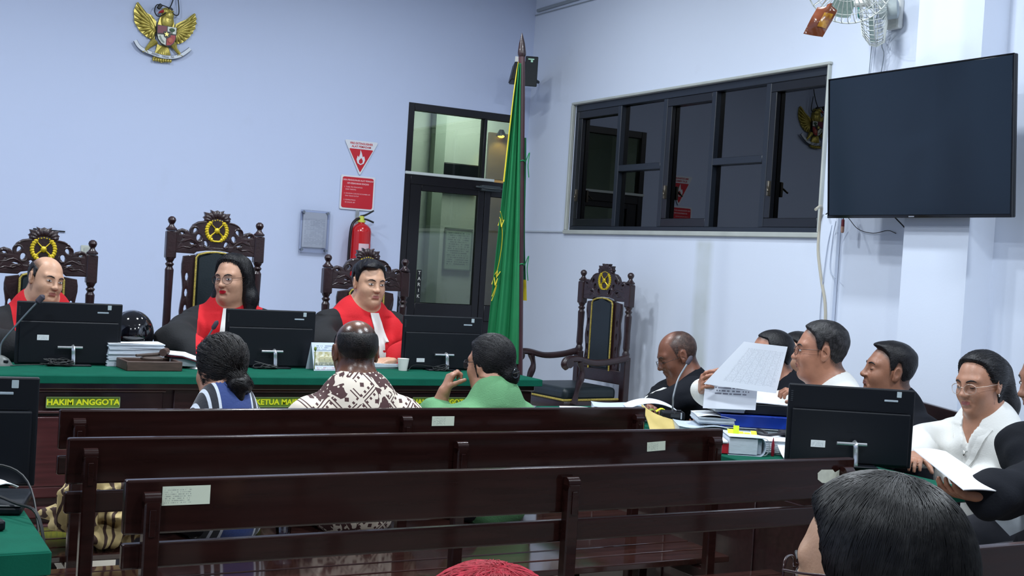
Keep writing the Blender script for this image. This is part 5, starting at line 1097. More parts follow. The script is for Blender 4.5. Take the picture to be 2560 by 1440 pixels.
def short_zline(Y, p):
    q = p.get('recede', 0.0); return np.interp(Y, [-.12, -.06, -.035, -.022, -.008, .004, .016, .030, .050, .072, .095], [-.085, -.072, -.045, .020, .026, -.016, -.020, .040 + q, .062 + q, .075 + q, .082 + q])
def person(name, label, loc, yaw, seat, head, hrot, skinm, hair=None, cloth=None, arms=None, scale=1.0, glasses=None, eyes='open', brow=True, lips=(150, 90, 84), hand_fine=.006, sex='m', zfloor=0.0, neckline=None, collar=.03, body=None, look=0.0, hidden_head=False, group=None, wide=1.0, extra=None, mouth_age=0, lean=0.0, cres=.009, shoulders=None):
    """head: centre of the head in body frame (x right, y front, z up from the floor of the figure); seat: seat height"""
    root = thing(name, label, 'person', (loc[0], loc[1], zfloor), yaw, group); hp = body or {}
    hc = np.array(head, float); HR = rot3(*hrot); f = Fld()
    fh = head_full(hp); f.add(fh.moved(HR, hc, scale))
    nb = np.array([hc[0] * .55, hc[1] - .055 - lean * .05, hc[2] - .178 * scale]) if shoulders is None else np.array(shoulders, float)     # neck base
    top = hc + HR @ (np.array([0, -.022, -.055]) * scale); nr = (.048 if sex == 'f' else .054) * (1 + .12 * hp.get('fat', 0)); f.cap(top, nb, nr, nr * 1.12, k=.03); f.cap(hc + HR @ (np.array([0, .01, -.085]) * scale), nb + (0, .030, .01), nr * .68, nr * .72, k=.03)
    pel = np.array([0, nb[1] * .25 - .02, seat + .10]); mid = nb * .5 + pel * .5
    sw = (.155 if sex == 'f' else .178) * wide; T_ = Fld(); cw = sw * .86
    T_.cap(nb + (-sw * .5, 0, -.045), nb + (sw * .5, 0, -.045), .044, k=.05); up = np.array([0, 0, 1.])
    ch = nb * .62 + pel * .38 + (0, .005, .02); T_.ell(nb + (ch - nb) * .62, (cw, .105 * wide, .19), .06); T_.ell(pel + (0, .01, .06), (.155 * wide, .125 * wide, .16), .06)
    if hp.get('fat', 0): T_.ell(mid + (0, .05, -.02), (.15 * wide, .12 * wide, .15), .06)
    if sex == 'f':
        for s in (-1, 1): T_.ell(nb + (s * .07, .09, -.20), (.06, .05, .06), .04)
    A = arms or {}; sleeves = Fld(); hb = []
    for s, key in ((-1, 'L'), (1, 'R')):
        a = A.get(key, {}); sh = nb + np.array([s * sw, -.005, -.062]); el = np.array(a.get('el', sh + np.array([s * .045, .05, -.25]))); wr = np.array(a.get('wr', el + np.array([-s * .07, .20, -.02]))); d = np.array(a.get('d', nrmv(wr - el))); n = np.array(a.get('n', (0, 0, -1.)))
        T_.cap(sh, el, .050 * wide, .041, k=.05); T_.cap(el, el + (wr - el) * .35, .041, .037, k=.03); f.cap(el + (wr - el) * .2, wr, .036, .0245, k=.02)
        hand(f, wr, d, n, a.get('side', s), a.get('curl', (.45, .45, .5, .55)), a.get('th', .35), .97 * scale if sex == 'm' else .9 * scale); hb.append((wr + d * .08, a.get('fine', hand_fine)))
        sl = a.get('sleeve', .86); lo = (cloth or {}).get('loose', .014); sleeves.cap(sh, el, .052 * wide + lo, .044 + lo * 1.3, k=.05); sleeves.cap(el, el + (wr - el) * sl, .042 + lo * 1.3, .030 + lo * (cloth or {}).get('cuff', 1.2), k=.04)
    f.add(T_)
    legs = Fld(); feet = []
    for s in (-1, 1):
        h = pel + (s * .085, 0, -.02); kn = np.array([s * .12, h[1] + .40, seat + .055]); an = np.array([s * .13, h[1] + .43, .085])
        legs.cap(h, kn, .078, .055, k=.04); legs.cap(kn, an, .052, .036, k=.03); feet.append(an)
    f.add(legs)
    for an in feet: f.cap(an, an + (0, .12, -.045), .036, .028, k=.02)
    lo, hi = f.bounds(.02); fine = [[], [], []]; hf = .0036 if not hidden_head else .008
    for ax in range(3):
        fine[ax].append((hc[ax] - .125, hc[ax] + .125, hf))
        for c, q in hb: fine[ax].append((c[ax] - .10, c[ax] + .10, q))
    xs, ys, zs = (axis(lo[a], hi[a], .016, fine[a]) for a in range(3))
    P, Q = surfnet(f.grid(xs, ys, zs, .01), xs, ys, zs); sh_ = np.zeros(len(P))
    if hair and hair.get('style', 'short') == 'short':
        pl = (P - hc) @ HR / scale; hh = hair_h(pl[:, 0], pl[:, 1], pl[:, 2], hair); near = (np.abs(pl) < .14).all(1) & (np.abs(pl[:, 0]) < np.where((np.abs(pl[:, 1] + .01) < .022) & (pl[:, 2] < .025), .070, .2))
        sh_ = np.where(near, np.clip((hh + .006) / hair.get('ramp', .022), 0, 1) * hair.get('stub', .85), 0)
    qmesh('body', P, Q, skinm, root, {'scalp_hair': sh_})
    # clothes
    cl = cloth or {}; g = Fld()
    for q in T_.p:
        if q[0] == 'c': g.cap(q[1], q[2], q[3] + .013, q[4] + .013, q[5])
        else: g.ell(q[1], tuple(q[2] + .014), q[5], q[3])
    g.add(sleeves)
    g.ell(pel + (0, .0, .0), (.168 * wide, .142, .165), .05)
    if cl.get('robe'): g.ell(pel + (0, .04, .10), (.20 * wide, .18, .24), .08)
    nd = nrmv(top - nb)
    if collar: g.cap(nb, nb + nd * collar, nr * 1.12 + .012, nr + .011, k=.012)
    g.cap(nb + nd * -.002, nb + nd * .12, nr * 1.02 + .002, nr + .014, k=.004, sub=True)
    if neckline == 'v':
        for t in np.linspace(0, 1, 5): g.cap(nb + (0, .07, .03), nb + (0, .155, -.03 - .14 * t), .042 * (1 - t) + .004, .008, k=.006, sub=True)
    lo, hi = g.bounds(.02); lo[2] = max(lo[2], seat - .02); xs, ys, zs = (np.arange(lo[a], hi[a] + cres, cres) for a in range(3)); F = g.grid(xs, ys, zs, .01)
    X, Y, Z = xs[:, None, None], ys[None, :, None], zs[None, None, :]; F = F + (cl.get('fold', .003) * wob(X, Y, Z, cl.get('ff', 26), cl.get('seed', 0))).astype(np.float32) * (Z < nb[2] + .01)
    F[:, :, 0] = 1; P, Q = surfnet(F, xs, ys, zs); at = {}
    r = P - nb
    Fg, ax_ = F, (xs, ys, zs)
    def front(x, z):
        yy = np.linspace(nb[1] + .30, nb[1] - .12, 110); q = np.stack([np.full(110, x), yy, np.full(110, z)], 1); i = np.argmax(trilin(Fg, *ax_, q) < 0); return yy[i] if i else nb[1] + .03
    if cl.get('mask') == 'judge': at['mask'] = np.minimum(.150 * wide - .10 * np.clip(-r[:, 2] - .08, 0, .5) * .5 - np.abs(r[:, 0]) - .25 * np.maximum(0, -r[:, 2] - .0) * .3, r[:, 1] + .035)
    elif cl.get('mask'): at['mask'] = cl['mask'](r)
    if cl.get('attrs'): at.update(cl['attrs'](r))
    sh_o = qmesh(cl.get('name', 'shirt'), P, Q, cl.get('mat'), root, at)
    g = Fld()
    for q in legs.p: g.cap(q[1], q[2], q[3] + .014, q[4] + .018, q[5])
    g.ell(pel + (0, .0, -.02), (.145, .11, .085), .04); lo, hi = g.bounds(.02); xs, ys, zs = (axis(lo[a], hi[a], .018) for a in range(3)); P, Q = surfnet(g.grid(xs, ys, zs, .01), xs, ys, zs); qmesh('trousers', P, Q, cl.get('pants') or mat('dark trousers', (24, 26, 36), .85, spec=.2, bump=.2, bscale=150), root)
    for an in feet:
        g = Fld(); g.cap(an + (0, -.03, -.04), an + (0, .14, -.05), .042, .036, k=.02); lo, hi = g.bounds(.01); xs, ys, zs = (axis(lo[a], hi[a], .012) for a in range(3)); P, Q = surfnet(g.grid(xs, ys, zs, .01), xs, ys, zs); P[:, 2] = np.maximum(P[:, 2], .0); qmesh('shoe', P, Q, BLACKP, root)
    # face details in head frame
    HM = Matrix([[*HR[0], hc[0]], [*HR[1], hc[1]], [*HR[2], hc[2]], [0, 0, 0, 1]]) @ Matrix.Scale(scale, 4)
    def hobj(n, b, m, par=None, sm=60):
        o = obj(n, b, m, root, sm); o.matrix_local = HM; return o
    if not hidden_head:
        for s in (-1, 1):
            b = B(); y = surf_y(fh, s * .031, -.001); yw = s * -.22
            if eyes == 'open':
                add_ell(b, (s * .031, y - .0046, -.001), (.0140, .0078, .0058), 16, 9, (0, s * -.08, yw)); nf = len(b.faces)
                add_ell(b, (s * .0305 + look, y + .0003, -.0006), (.0050, .0035, .0050), 12, 8); nf2 = len(b.faces)
            else: nf = nf2 = 0
            zz = .0046 if eyes == 'open' else -.004
            add_tube(b, [(s * (.031 + t * .0150), y + .0006 - .0035 * t * t - .004 * abs(t) ** 3 - (.002 * t if t > 0 else 0), -.001 + zz * (1 - t * t) * (1 if eyes == 'open' else 1) + .0008 * t) for t in np.linspace(-1, 1, 9)], [.0006, .0011, .0014, .0016, .0016, .0016, .0014, .0011, .0006], 6)
            b.faces.ensure_lookup_table()
            for i, fc in enumerate(b.faces): fc.material_index = 0 if i < nf else (1 if i < nf2 else 2)
            e = hobj('eye', b, [EYEW, IRIS, LASH], None, 80)
            if brow:
                b = B(); add_tube(b, [(s * x, surf_y(fh, s * x, z) + .0008, z) for x, z in ((.013, .0175), (.020, .0205), (.030, .0235), (.040, .0225), (.049, .0175))], [.0016, .0028, .0030, .0024, .0010], 8, sq=(1, .6) if False else (1, 1)); hobj('eyebrow', b, hair.get('mat', HB) if hair else HB)
        b = B(); V = []
        for vv, zc, hh in ((0, 0, 0),):
            nu = 12
            for j, (zt_, zb_) in enumerate((('u', 'm'), ('m', 'l'))): pass
            rows = [lambda t: -.0545 - .0060 * t * t - .0014 * math.exp(-(t / .18) ** 2), lambda t: -.0585 - .003 * t * t, lambda t: -.0626 - .0004 * t * t, lambda t: -.0634 - .0 * t, lambda t: -.0680 + .003 * t * t, lambda t: -.0735 + .0100 * t * t]
            G_ = [[b.verts.new((.0225 * t, surf_y(fh, .0225 * t, rw(t)) + (.0009 if abs(t) < .95 else -.0005), rw(t))) for t in np.linspace(-1, 1, nu + 1)] for rw in rows]
            for i in range(len(G_) - 1):
                for k in range(nu): b.faces.new((G_[i][k], G_[i + 1][k], G_[i + 1][k + 1], G_[i][k + 1]))
        hobj('lips', b, mat('lips %d %d' % (lips[0], lips[1]), lips, .4), None, 60)
    if glasses:
        gm = mat('glasses %s' % glasses.get('n', 'dark'), glasses['col'], .3, metal=glasses.get('metal', 0)); gr = glasses.get('r', .0013); b = B(); w_, h_ = glasses.get('w', .0245), glasses.get('h', .018); zc = glasses.get('z', -.003); yc = .1015 + glasses.get('dy', 0)
        go = None
        for s in (-1, 1):
            loop = []
            for k in range(28):
                a = 2 * PI * k / 28; ex = 2 / glasses.get('sq', 2.6); x = w_ * math.copysign(abs(math.cos(a)) ** ex, math.cos(a)); z = h_ * math.copysign(abs(math.sin(a)) ** ex, math.sin(a)); xx = s * .033 + x; loop.append((xx, yc - 3.2 * xx * xx - z * .08, zc + z))
            add_tube(b, loop, gr, 6, closed=True)
            xe = s * (.033 + w_); add_tube(b, smooth_pts([(xe, yc - 3.2 * xe * xe, zc + .008), (s * .076, .055, zc + .009), (s * .0845, .0, zc + .010), (s * .085, -.018, zc - .004)], 4), gr * 1.1, 6)
        add_tube(b, smooth_pts([(-.0085, yc - .001, zc + .004), (0, yc + .003, zc + .008), (.0085, yc - .001, zc + .004)], 4), gr, 6); go = hobj('glasses', b, gm)
        for s in (-1, 1):
            b = B(); ring = []
            for k in range(20): a = 2 * PI * k / 20; xx = s * .033 + w_ * .97 * math.cos(a); z = h_ * .97 * math.sin(a); ring.append(b.verts.new((xx, yc - 3.2 * xx * xx - z * .08, zc + z)))
            cv = b.verts.new((s * .033, yc - 3.2 * .033 ** 2 + .001, zc))
            for k in range(20): b.faces.new((cv, ring[k], ring[(k + 1) % 20]))
            o = obj('lens', b, LENS, go, 60)
    # hair
    if hair:
        st = hair.get('style', 'short'); th = hair.get('t', .010); cb = head_core(hp.get('jaw', 1), hp.get('fat', 0)); cb.cap((0, -.022, -.055), (0, -.03, -.12), .052, .050, k=.03); lo = np.array([-.13, -.16, -.15]); hi = np.array([.13, .14, .15])
        ex = Fld()
        for e in hair.get('extra', ()): getattr(ex, e[0])(*e[1:-1], k=e[-1])
        if ex.p: l2, h2 = ex.bounds(.02); lo = np.minimum(lo, l2); hi = np.maximum(hi, h2)
        hs = hair.get('res', .0040); xs, ys, zs = (np.arange(lo[a], hi[a], hs) for a in range(3)); X, Y, Z = xs[:, None, None], ys[None, :, None], zs[None, None, :]
        F = cb.grid(xs, ys, zs, .06); full = X + Y + Z * 1.0; Xf, Yf, Zf = (np.broadcast_to(a, full.shape) for a in (X, Y, Z))
        h = hair_h(Xf, Yf, Zf, hair) - (hair.get('inset', .007) if st != 'long' else 0)
        sm = np.clip(h / hair.get('soft', .022), 0, 1); sm = sm * sm * (3 - 2 * sm); vol = 1 + hair.get('vol', .0) * np.clip(Zf / .09, 0, 1)
        fd = hair.get('fade', 0.0); vol = vol * (1 - fd * (1 - np.clip((Zf - .005) / .075, 0, 1))) if fd else vol
        T2 = sm * (th * vol + .011) - .011
        n_ = hair.get('noise', .0018); az = np.arctan2(Xf, Yf + .03); F = F - T2 - n_ * sm * (np.sin(az * hair.get('nf', 38) + 3 * np.sin(Zf * 40)) * .5 + wob(Xf, Yf, Zf, hair.get('wf', 70), 1.0) * .7)
        if ex.p: Fe = ex.grid(xs, ys, zs, .01); Fe = Fe + n_ * 1.2 * wob(Xf, Yf, Zf * hair.get('zs', .35), 95, 2.) ; k = .02; hh = np.maximum(k - np.abs(F - Fe), 0) / k; F = np.minimum(F, Fe) - hh * hh * k * .25
        for c, r in hair.get('cut', ()): F = Fld.comb(F, Fld.ev(('e', np.array(c, float), np.array(r, float), None), Xf, Yf, Zf), .008, True)
        res = surfnet(F.astype(np.float32), xs, ys, zs)
        if res:
            P, Q = res; ho = qmesh('hair', P, Q, hair.get('mat', HB), root); ho.matrix_local = HM
            if hair.get('strands'): strands(hair['strands'], F, xs, ys, zs, hair, root, HM)
    if extra: extra(root, nb, hc, HR, HM, front)
    return root
def trilin(F, xs, ys, zs, P):
    q = (P - np.array([xs[0], ys[0], zs[0]])) / np.array([xs[1] - xs[0], ys[1] - ys[0], zs[1] - zs[0]]); q = np.clip(q, 0, np.array(F.shape) - 1.001); i = q.astype(int); f = q - i; out = 0
    for a in (0, 1):
        for b_ in (0, 1):
            for c in (0, 1): out = out + F[i[:, 0] + a, i[:, 1] + b_, i[:, 2] + c] * (f[:, 0] if a else 1 - f[:, 0]) * (f[:, 1] if b_ else 1 - f[:, 1]) * (f[:, 2] if c else 1 - f[:, 2])
    return out
def strands(spec, F, xs, ys, zs, hair, root, HM):
    """fine ribbons lying on the hair surface, running between two bundles of directions"""
    n = spec['n']; S0 = spec.get('segs', 9); rg = np.random.default_rng(spec.get('seed', 1)); c0 = np.array(spec.get('c', (0, -.01, .02))); d0, d1 = spec['dirs'](rg, n)
    d0 /= np.linalg.norm(d0, axis=1, keepdims=True); d1 /= np.linalg.norm(d1, axis=1, keepdims=True); om = np.arccos(np.clip((d0 * d1).sum(1), -1, .9999))[:, None]; t0 = rg.uniform(0, spec.get('t0', .25), n)[:, None]; t1 = rg.uniform(spec.get('t1', .75), 1, n)[:, None]; rows = []; off = rg.uniform(.0, spec.get('lift', .003), n)
    wv = rg.normal(0, spec.get('wave', .03), (n, 3)); ph = rg.uniform(0, 6, n)[:, None]
    for j in range(S0):
        t = t0 + (t1 - t0) * j / (S0 - 1); d = (np.sin((1 - t) * om) * d0 + np.sin(t * om) * d1) / np.sin(om) + wv * np.sin(5 * t + ph); d /= np.linalg.norm(d, axis=1, keepdims=True)
        a, b_ = np.full(n, .03), np.full(n, .17)
        for _ in range(14):
            m = (a + b_) / 2; ins = trilin(F, xs, ys, zs, c0 + d * m[:, None]) < 0; a = np.where(ins, m, a); b_ = np.where(ins, b_, m)
        rows.append((c0 + d * (a + off * math.sin(PI * (.15 + .7 * j / (S0 - 1))) + .0006)[:, None], d))
    V = []; w = spec.get('w', .0011)
    for j in range(S0):
        p, d = rows[j]; tg = rows[min(j + 1, S0 - 1)][0] - rows[max(j - 1, 0)][0]; s = np.cross(tg, d); s /= np.maximum(np.linalg.norm(s, axis=1, keepdims=True), 1e-9); ww = w * (1 if 0 < j < S0 - 1 else .3); V += [p + s * ww, p + d * w * .9, p - s * ww]
    V = np.stack(V, 1); n3 = S0 * 3; Q = []
    for j in range(S0 - 1):
        for k in (0, 1): Q.append([j * 3 + k, j * 3 + k + 1, j * 3 + k + 4, j * 3 + k + 3])
    Q = np.array(Q)[None] + (np.arange(n) * n3)[:, None, None]
    o = qmesh('hair_strands', V.reshape(-1, 3), Q.reshape(-1, 4), spec.get('mat', hair.get('mat', HB)), root); o.matrix_local = HM; o['kind'] = 'stuff'; return o
def bun_dirs(target, spread=.5):
    def f(rg, n):
        d = rg.normal(0, 1, (n, 3)); d[:, 2] = np.abs(d[:, 2]) * .8 - .15; d[:, 1] += .35; return d, np.array(target)[None] + rg.normal(0, .10, (n, 3))
    return f
def crown_dirs(rg, n):
    a = rg.uniform(0, 2 * PI, n); d0 = np.stack([.16 * np.cos(a), -.35 + .16 * np.sin(a), np.ones(n)], 1) + rg.normal(0, .10, (n, 3)); a2 = a + rg.normal(.15, .22, n); d1 = np.stack([np.cos(a2), np.sin(a2) - .1, -.75 + rg.normal(0, .15, n)], 1); return d0, d1
# ================================================================== the people in the room
def bf(loc, yaw, z0):
    c, s = math.cos(yaw), math.sin(yaw)
    return lambda p: (((p[0] - loc[0]) * c + (p[1] - loc[1]) * s), (-(p[0] - loc[0]) * s + (p[1] - loc[1]) * c), p[2] - z0)
def bd(yaw):
    c, s = math.cos(yaw), math.sin(yaw); return lambda p: (p[0] * c + p[1] * s, -p[0] * s + p[1] * c, p[2])
R_ = math.radians
def seated(name, label, wh, yaw, hy, seat, hyaw, nod, tilt, skinm, z0=0.0, arms=None, **kw):
    """wh: head centre in the room; yaw: body heading; hyaw: heading of the face (0 = towards the judges, 90 = towards the open side)"""
    yaw = R_(yaw); loc = (wh[0] + math.sin(yaw) * hy, wh[1] - math.cos(yaw) * hy); T_ = bf(loc, yaw, z0); D_ = bd(yaw); A = {}
    for k, a in (arms or {}).items():
        a = dict(a)
        for q in ('el', 'wr'):
            if q in a: a[q] = T_(a[q])
        for q in ('d', 'n'):
            if q in a: a[q] = D_(a[q])
        A[k] = a
    return person(name, label, loc, yaw, seat, T_(wh), (R_(hyaw) - yaw, R_(nod), R_(tilt)), skinm, arms=A, zfloor=z0, **kw)
SK1 = skin('skin tan', (176, 128, 104), .08); SK2 = skin('skin light', (206, 160, 132), .04); SK3 = skin('skin pale', (196, 150, 124), .02); SK4 = skin('skin brown', (122, 78, 60), .10); SK5 = skin('skin deep brown', (148, 102, 80), .06); SK6 = skin('skin warm', (172, 120, 96), .06); SKB = skin('scalp brown', (118, 78, 60), .24)
ROBE = two_tone('judge robe', (11, 12, 17), (198, 16, 30), .85)
BLKROBE = mat('black robe', (15, 18, 26), .85, spec=.2, bump=.25, bscale=140, var=.2)
WHITEC = mat('white cotton', (224, 224, 220), .8, bump=.2, bscale=160, sheen=.2); PANTS = mat('dark trousers', (26, 28, 38), .8)
def jabot(w0, w1, ln, off=(0, 0), y0=.115, mt=None):
    def ex(root, nb, hc, HR, HM, g):
        vs = np.linspace(0, 1, 15); T3 = []
        for du in (-.45, 0, .45): q = np.array([g(nb[0] + off[0] * v + du * (w0 + (w1 - w0) * v), nb[2] + .030 - v * ln) for v in vs]); q = np.maximum(q, np.convolve(np.pad(q, 2, 'edge'), np.ones(5) / 5, 'valid')); q = np.maximum(q, np.convolve(np.pad(q, 1, 'edge'), np.ones(3) / 3, 'valid')); T3.append(q)
        def gs(u, v): a, c, d = (np.interp(v, vs, q) for q in T3); return c + (a - c) * max(0, 1 - 2 * u) + (d - c) * max(0, 2 * u - 1)
        def fn(u, v):
            w = w0 + (w1 - w0) * v; x = nb[0] + off[0] * v + (u - .5) * w; z = nb[2] + .030 - v * ln; return (x, gs(u, v) + .011 + .003 * math.sin(u * 18) * v, z)
        sheet('jabot', fn, 18, 14, mt or WHITEC, root, .004)
    return ex
JC = dict(name='robe', mat=ROBE, mask='judge', loose=.030, cuff=1.6, fold=.009, ff=24)
# --- judges
seated('person', 'balding judge in black and red robe tilting head behind a monitor', (.905, 6.30, 1.206), 186, .10, .47, 205, 6, -9, SK2, .15, hair=dict(style='short', t=.005, mat=HG, recede=.05, bald=((0, .030, .10), (.060, .095, .085)), soft=.02, noise=.0008), body=dict(fat=.2, jaw=1.02), cloth=dict(JC, seed=1), extra=jabot(.05, .10, .26), brow=True, lips=(164, 104, 94), look=.003, scale=.96, wide=1.0,
       arms=dict(R=dict(el=(.62, 6.14, .90), wr=(.80, 5.98, .875)), L=dict(el=(1.18, 6.16, .92), wr=(1.02, 5.99, .875))))
def long_parted(): return dict(style='long', recede=.014, t=.011, noise=.0016, nf=30, vol=.7, extra=[('cap', (-.064, -.015, .02), (-.084, -.035, -.10), .032, .038, .03), ('cap', (-.084, -.035, -.10), (-.086, -.01, -.21), .038, .024, .03), ('cap', (.064, .0, .02), (.080, .005, -.09), .026, .030, .03), ('cap', (.080, .005, -.09), (.080, .02, -.175), .030, .020, .03), ('cap', (.0, -.07, .0), (.0, -.085, -.17), .07, .06, .04)], cut=[((0, .085, -.035), (.058, .075, .100))])
seated('person', 'woman judge with round glasses, red lipstick and black shoulder-length hair', (1.825, 6.30, 1.252), 163, .10, .49, 130, 2, 3, SK3, .15, sex='f', hair=dict(long_parted(), strands=dict(n=500, dirs=crown_dirs, w=.0010, seed=3)), glasses=dict(n='tortoise', col=(70, 44, 34), w=.0255, h=.0215, sq=2.2, r=.0011), body=dict(fat=.35, jaw=.98), cloth=dict(JC, seed=4), extra=jabot(.075, .12, .26, y0=.10), lips=(190, 26, 44), look=-.003, scale=1.03, collar=.045, wide=1.08,
       arms=dict(R=dict(el=(1.50, 6.12, .94), wr=(1.60, 5.93, .875)), L=dict(el=(2.10, 6.14, .92), wr=(1.95, 5.98, .875))))
seated('person', 'broad judge with combed black hair and long white jabot over red robe', (2.59, 6.30, 1.265), 192, .10, .47, 186, 3, -2, SK2, .15, hair=dict(style='short', t=.010, mat=HB, recede=.002, noise=.0022, vol=.6, nf=20, fade=.5, extra=[('ell', (.026, .052, .088), (.036, .032, .018), .02)]), body=dict(fat=.6, jaw=1.06), cloth=dict(JC, seed=7), extra=jabot(.055, .12, .36, off=(-.085, .03), y0=.135), lips=(176, 116, 108), look=0, scale=1.07, collar=.012, wide=1.2,
       arms=dict(R=dict(el=(2.26, 6.14, .93), wr=(2.46, 5.98, .875)), L=dict(el=(2.90, 6.12, .93), wr=(2.62, 5.93, .875), d=(-1, -.15, -.05), n=(0, .1, -1))))
# --- front bench, seen from behind
def scarf_attr(r): return {'mask': .055 - np.abs(r[:, 0] + .085) + 0 * r[:, 1]}
def jacket():
    m = mat('blue jacket', (40, 66, 128), .75, bump=.3, bscale=120, sheen=.3); nt = m.node_tree; L = nt.links.new; b = nt.nodes['Principled BSDF']
    tc = N(nt, 'ShaderNodeTexCoord'); sp = N(nt, 'ShaderNodeSeparateXYZ'); L(tc.outputs['Object'], sp.inputs[0])
    def ma(op, a, bb=None):
        n = N(nt, 'ShaderNodeMath', operation=op)
        for i, v in enumerate((a, bb)):
            if v is None: continue
            if isinstance(v, (int, float)): n.inputs[i].default_value = v
            else: L(v, n.inputs[i])
        return n.outputs[0]
    x = sp.outputs[0]; ax = ma('ABSOLUTE', ma('ADD', x, .0)); band = ma('MULTIPLY', ma('GREATER_THAN', ax, .055), ma('LESS_THAN', ax, .150)); st = ma('MULTIPLY', band, ma('LESS_THAN', ma('FRACT', ma('MULTIPLY', ax, 36)), .30))
    m1 = N(nt, 'ShaderNodeMix', data_type='RGBA'); L(band, m1.inputs[0]); m1.inputs[6].default_value = S((38, 62, 124)); m1.inputs[7].default_value = S((22, 26, 38)); m2 = N(nt, 'ShaderNodeMix', data_type='RGBA'); L(st, m2.inputs[0]); L(m1.outputs[2], m2.inputs[6]); m2.inputs[7].default_value = S((206, 214, 226)); L(m2.outputs[2], b.inputs['Base Color']); return m
def w1x(root, nb, hc, HR, HM, g):
    b = B(); add_box(b, (.058, -.072, .062), (.030, .012, .022), .004, rot=(.5, 0, .5)); add_box(b, (.044, -.086, .058), (.012, .012, .022), .004, rot=(.5, 0, .4)); o = obj('hair_clip', b, mat('clip blue', (110, 176, 214), .3), root); o.matrix_local = HM
seated('person', 'woman with frizzy dark bun and striped blue jacket seated on the far bench', (1.19, 4.20, 0.995), 12, .06, .44, 20, 14, 3, SK1, sex='f', hidden_head=False, hair=dict(style='long', t=.011, mat=HBR, noise=.0035, nf=26, wf=90, vol=.6, extra=[('ell', (.008, -.105, -.075), (.052, .042, .036), .02), ('cap', (.008, -.11, -.09), (.0, -.09, -.15), .028, .020, .02)], cut=[((0, .085, -.035), (.064, .075, .105))], strands=dict(n=900, dirs=bun_dirs((.08, -1, -.55)), w=.0009, lift=.007, wave=.06, seed=5, t1=.8)), cloth=dict(mat=jacket(), loose=.02, fold=.005, seed=3), arms=dict(L=dict(el=(1.00, 4.32, .62), wr=(1.08, 4.46, .56)), R=dict(el=(1.36, 4.34, .62), wr=(1.28, 4.47, .56))), extra=w1x, wide=.88, scale=.93)
def batik():
    m, nt, b = nodes('batik'); L = nt.links.new; tc = N(nt, 'ShaderNodeTexCoord'); mp = N(nt, 'ShaderNodeMapping'); mp.inputs['Rotation'].default_value = (0, .75, 0); mp.inputs['Location'].default_value = (.013, 0, .02); L(tc.outputs['Object'], mp.inputs[0]); sp = N(nt, 'ShaderNodeSeparateXYZ'); L(mp.outputs[0], sp.inputs[0])
    def ma(op, a, bb=None):
        n = N(nt, 'ShaderNodeMath', operation=op)
        for i, v in enumerate((a, bb)):
            if v is None: continue
            if isinstance(v, (int, float)): n.inputs[i].default_value = v
            else: L(v, n.inputs[i])
        return n.outputs[0]
    def cell(v, k): return ma('ABSOLUTE', ma('SUBTRACT', ma('FRACT', ma('MULTIPLY', v, k)), .5))
    u, w = sp.outputs[0], sp.outputs[2]; K = 13.0; cu, cw = cell(u, K), cell(w, K); mxd = ma('MAXIMUM', cu, cw)
    ring = ma('MULTIPLY', ma('GREATER_THAN', mxd, .40), ma('LESS_THAN', mxd, .455)); dot = ma('LESS_THAN', ma('ADD', cu, cw), .13)
    hatch = ma('MULTIPLY', ma('LESS_THAN', cell(u, K * 4), .22), ma('MULTIPLY', ma('GREATER_THAN', cw, .24), ma('LESS_THAN', cw, .36)))
    n1 = N(nt, 'ShaderNodeTexNoise', Scale=11.0, Detail=1.0); L(tc.outputs['Object'], n1.inputs[0]); sel = ma('GREATER_THAN', n1.outputs[0], .47)
    geo = ma('MULTIPLY', sel, ma('MAXIMUM', ring, ma('MAXIMUM', dot, hatch)))
    n2 = N(nt, 'ShaderNodeTexNoise', Scale=19.0, Detail=2.0); n2.inputs['Distortion'].default_value = 1.2; L(tc.outputs['Object'], n2.inputs[0]); blob = ma('MULTIPLY', ma('SUBTRACT', 1.0, sel), ma('GREATER_THAN', n2.outputs[0], .46))
    v = N(nt, 'ShaderNodeTexVoronoi', Scale=48.0); L(tc.outputs['Object'], v.inputs[0]); dots = ma('LESS_THAN', v.outputs['Distance'], .22); blob = ma('MULTIPLY', blob, ma('SUBTRACT', 1.0, dots))
    dark = ma('MAXIMUM', geo, blob); mx = N(nt, 'ShaderNodeMix', data_type='RGBA'); L(dark, mx.inputs[0]); mx.inputs[6].default_value = S((226, 214, 198)); mx.inputs[7].default_value = S((74, 44, 44)); L(mx.outputs[2], b.inputs['Base Color']); b.inputs['Roughness'].default_value = .75; return m
seated('person', 'man with shiny bald crown in brown and cream batik shirt, seen from behind', (1.688, 4.20, 1.062), -3, .06, .44, -6, 8, 0, skin('skin nape', (112, 72, 54), .20), hidden_head=False, hair=dict(style='short', t=.0030, mat=HBR, noise=.0008, soft=.045, inset=.016, ramp=.05, stub=1.0, bald=((0, -.004, .108), (.048, .070, .040))), cloth=dict(name='batik_shirt', mat=batik(), loose=.028, fold=.004, cuff=1.8), arms=dict(L=dict(el=(1.46, 4.28, .64), wr=(1.50, 4.46, .56), sleeve=.2), R=dict(el=(1.92, 4.26, .64), wr=(1.86, 4.45, .56), sleeve=.2)), wide=1.0, collar=.045, scale=1.02)
def w3x(root, nb, hc, HR, HM, g):
    b = B(); add_tube(b, [(.0 + .016 * math.cos(a), -.135 + .004 * math.sin(2 * a), -.035 + .020 * math.sin(a)) for a in (2 * PI * k / 16 for k in range(16))], .004, 8, closed=True); add_tube(b, [(-.02, -.142, -.035), (.02, -.142, -.028)], .003, 6); o = obj('hair_clip', b, mat('clip dark', (34, 38, 44), .2), root); o.matrix_local = HM
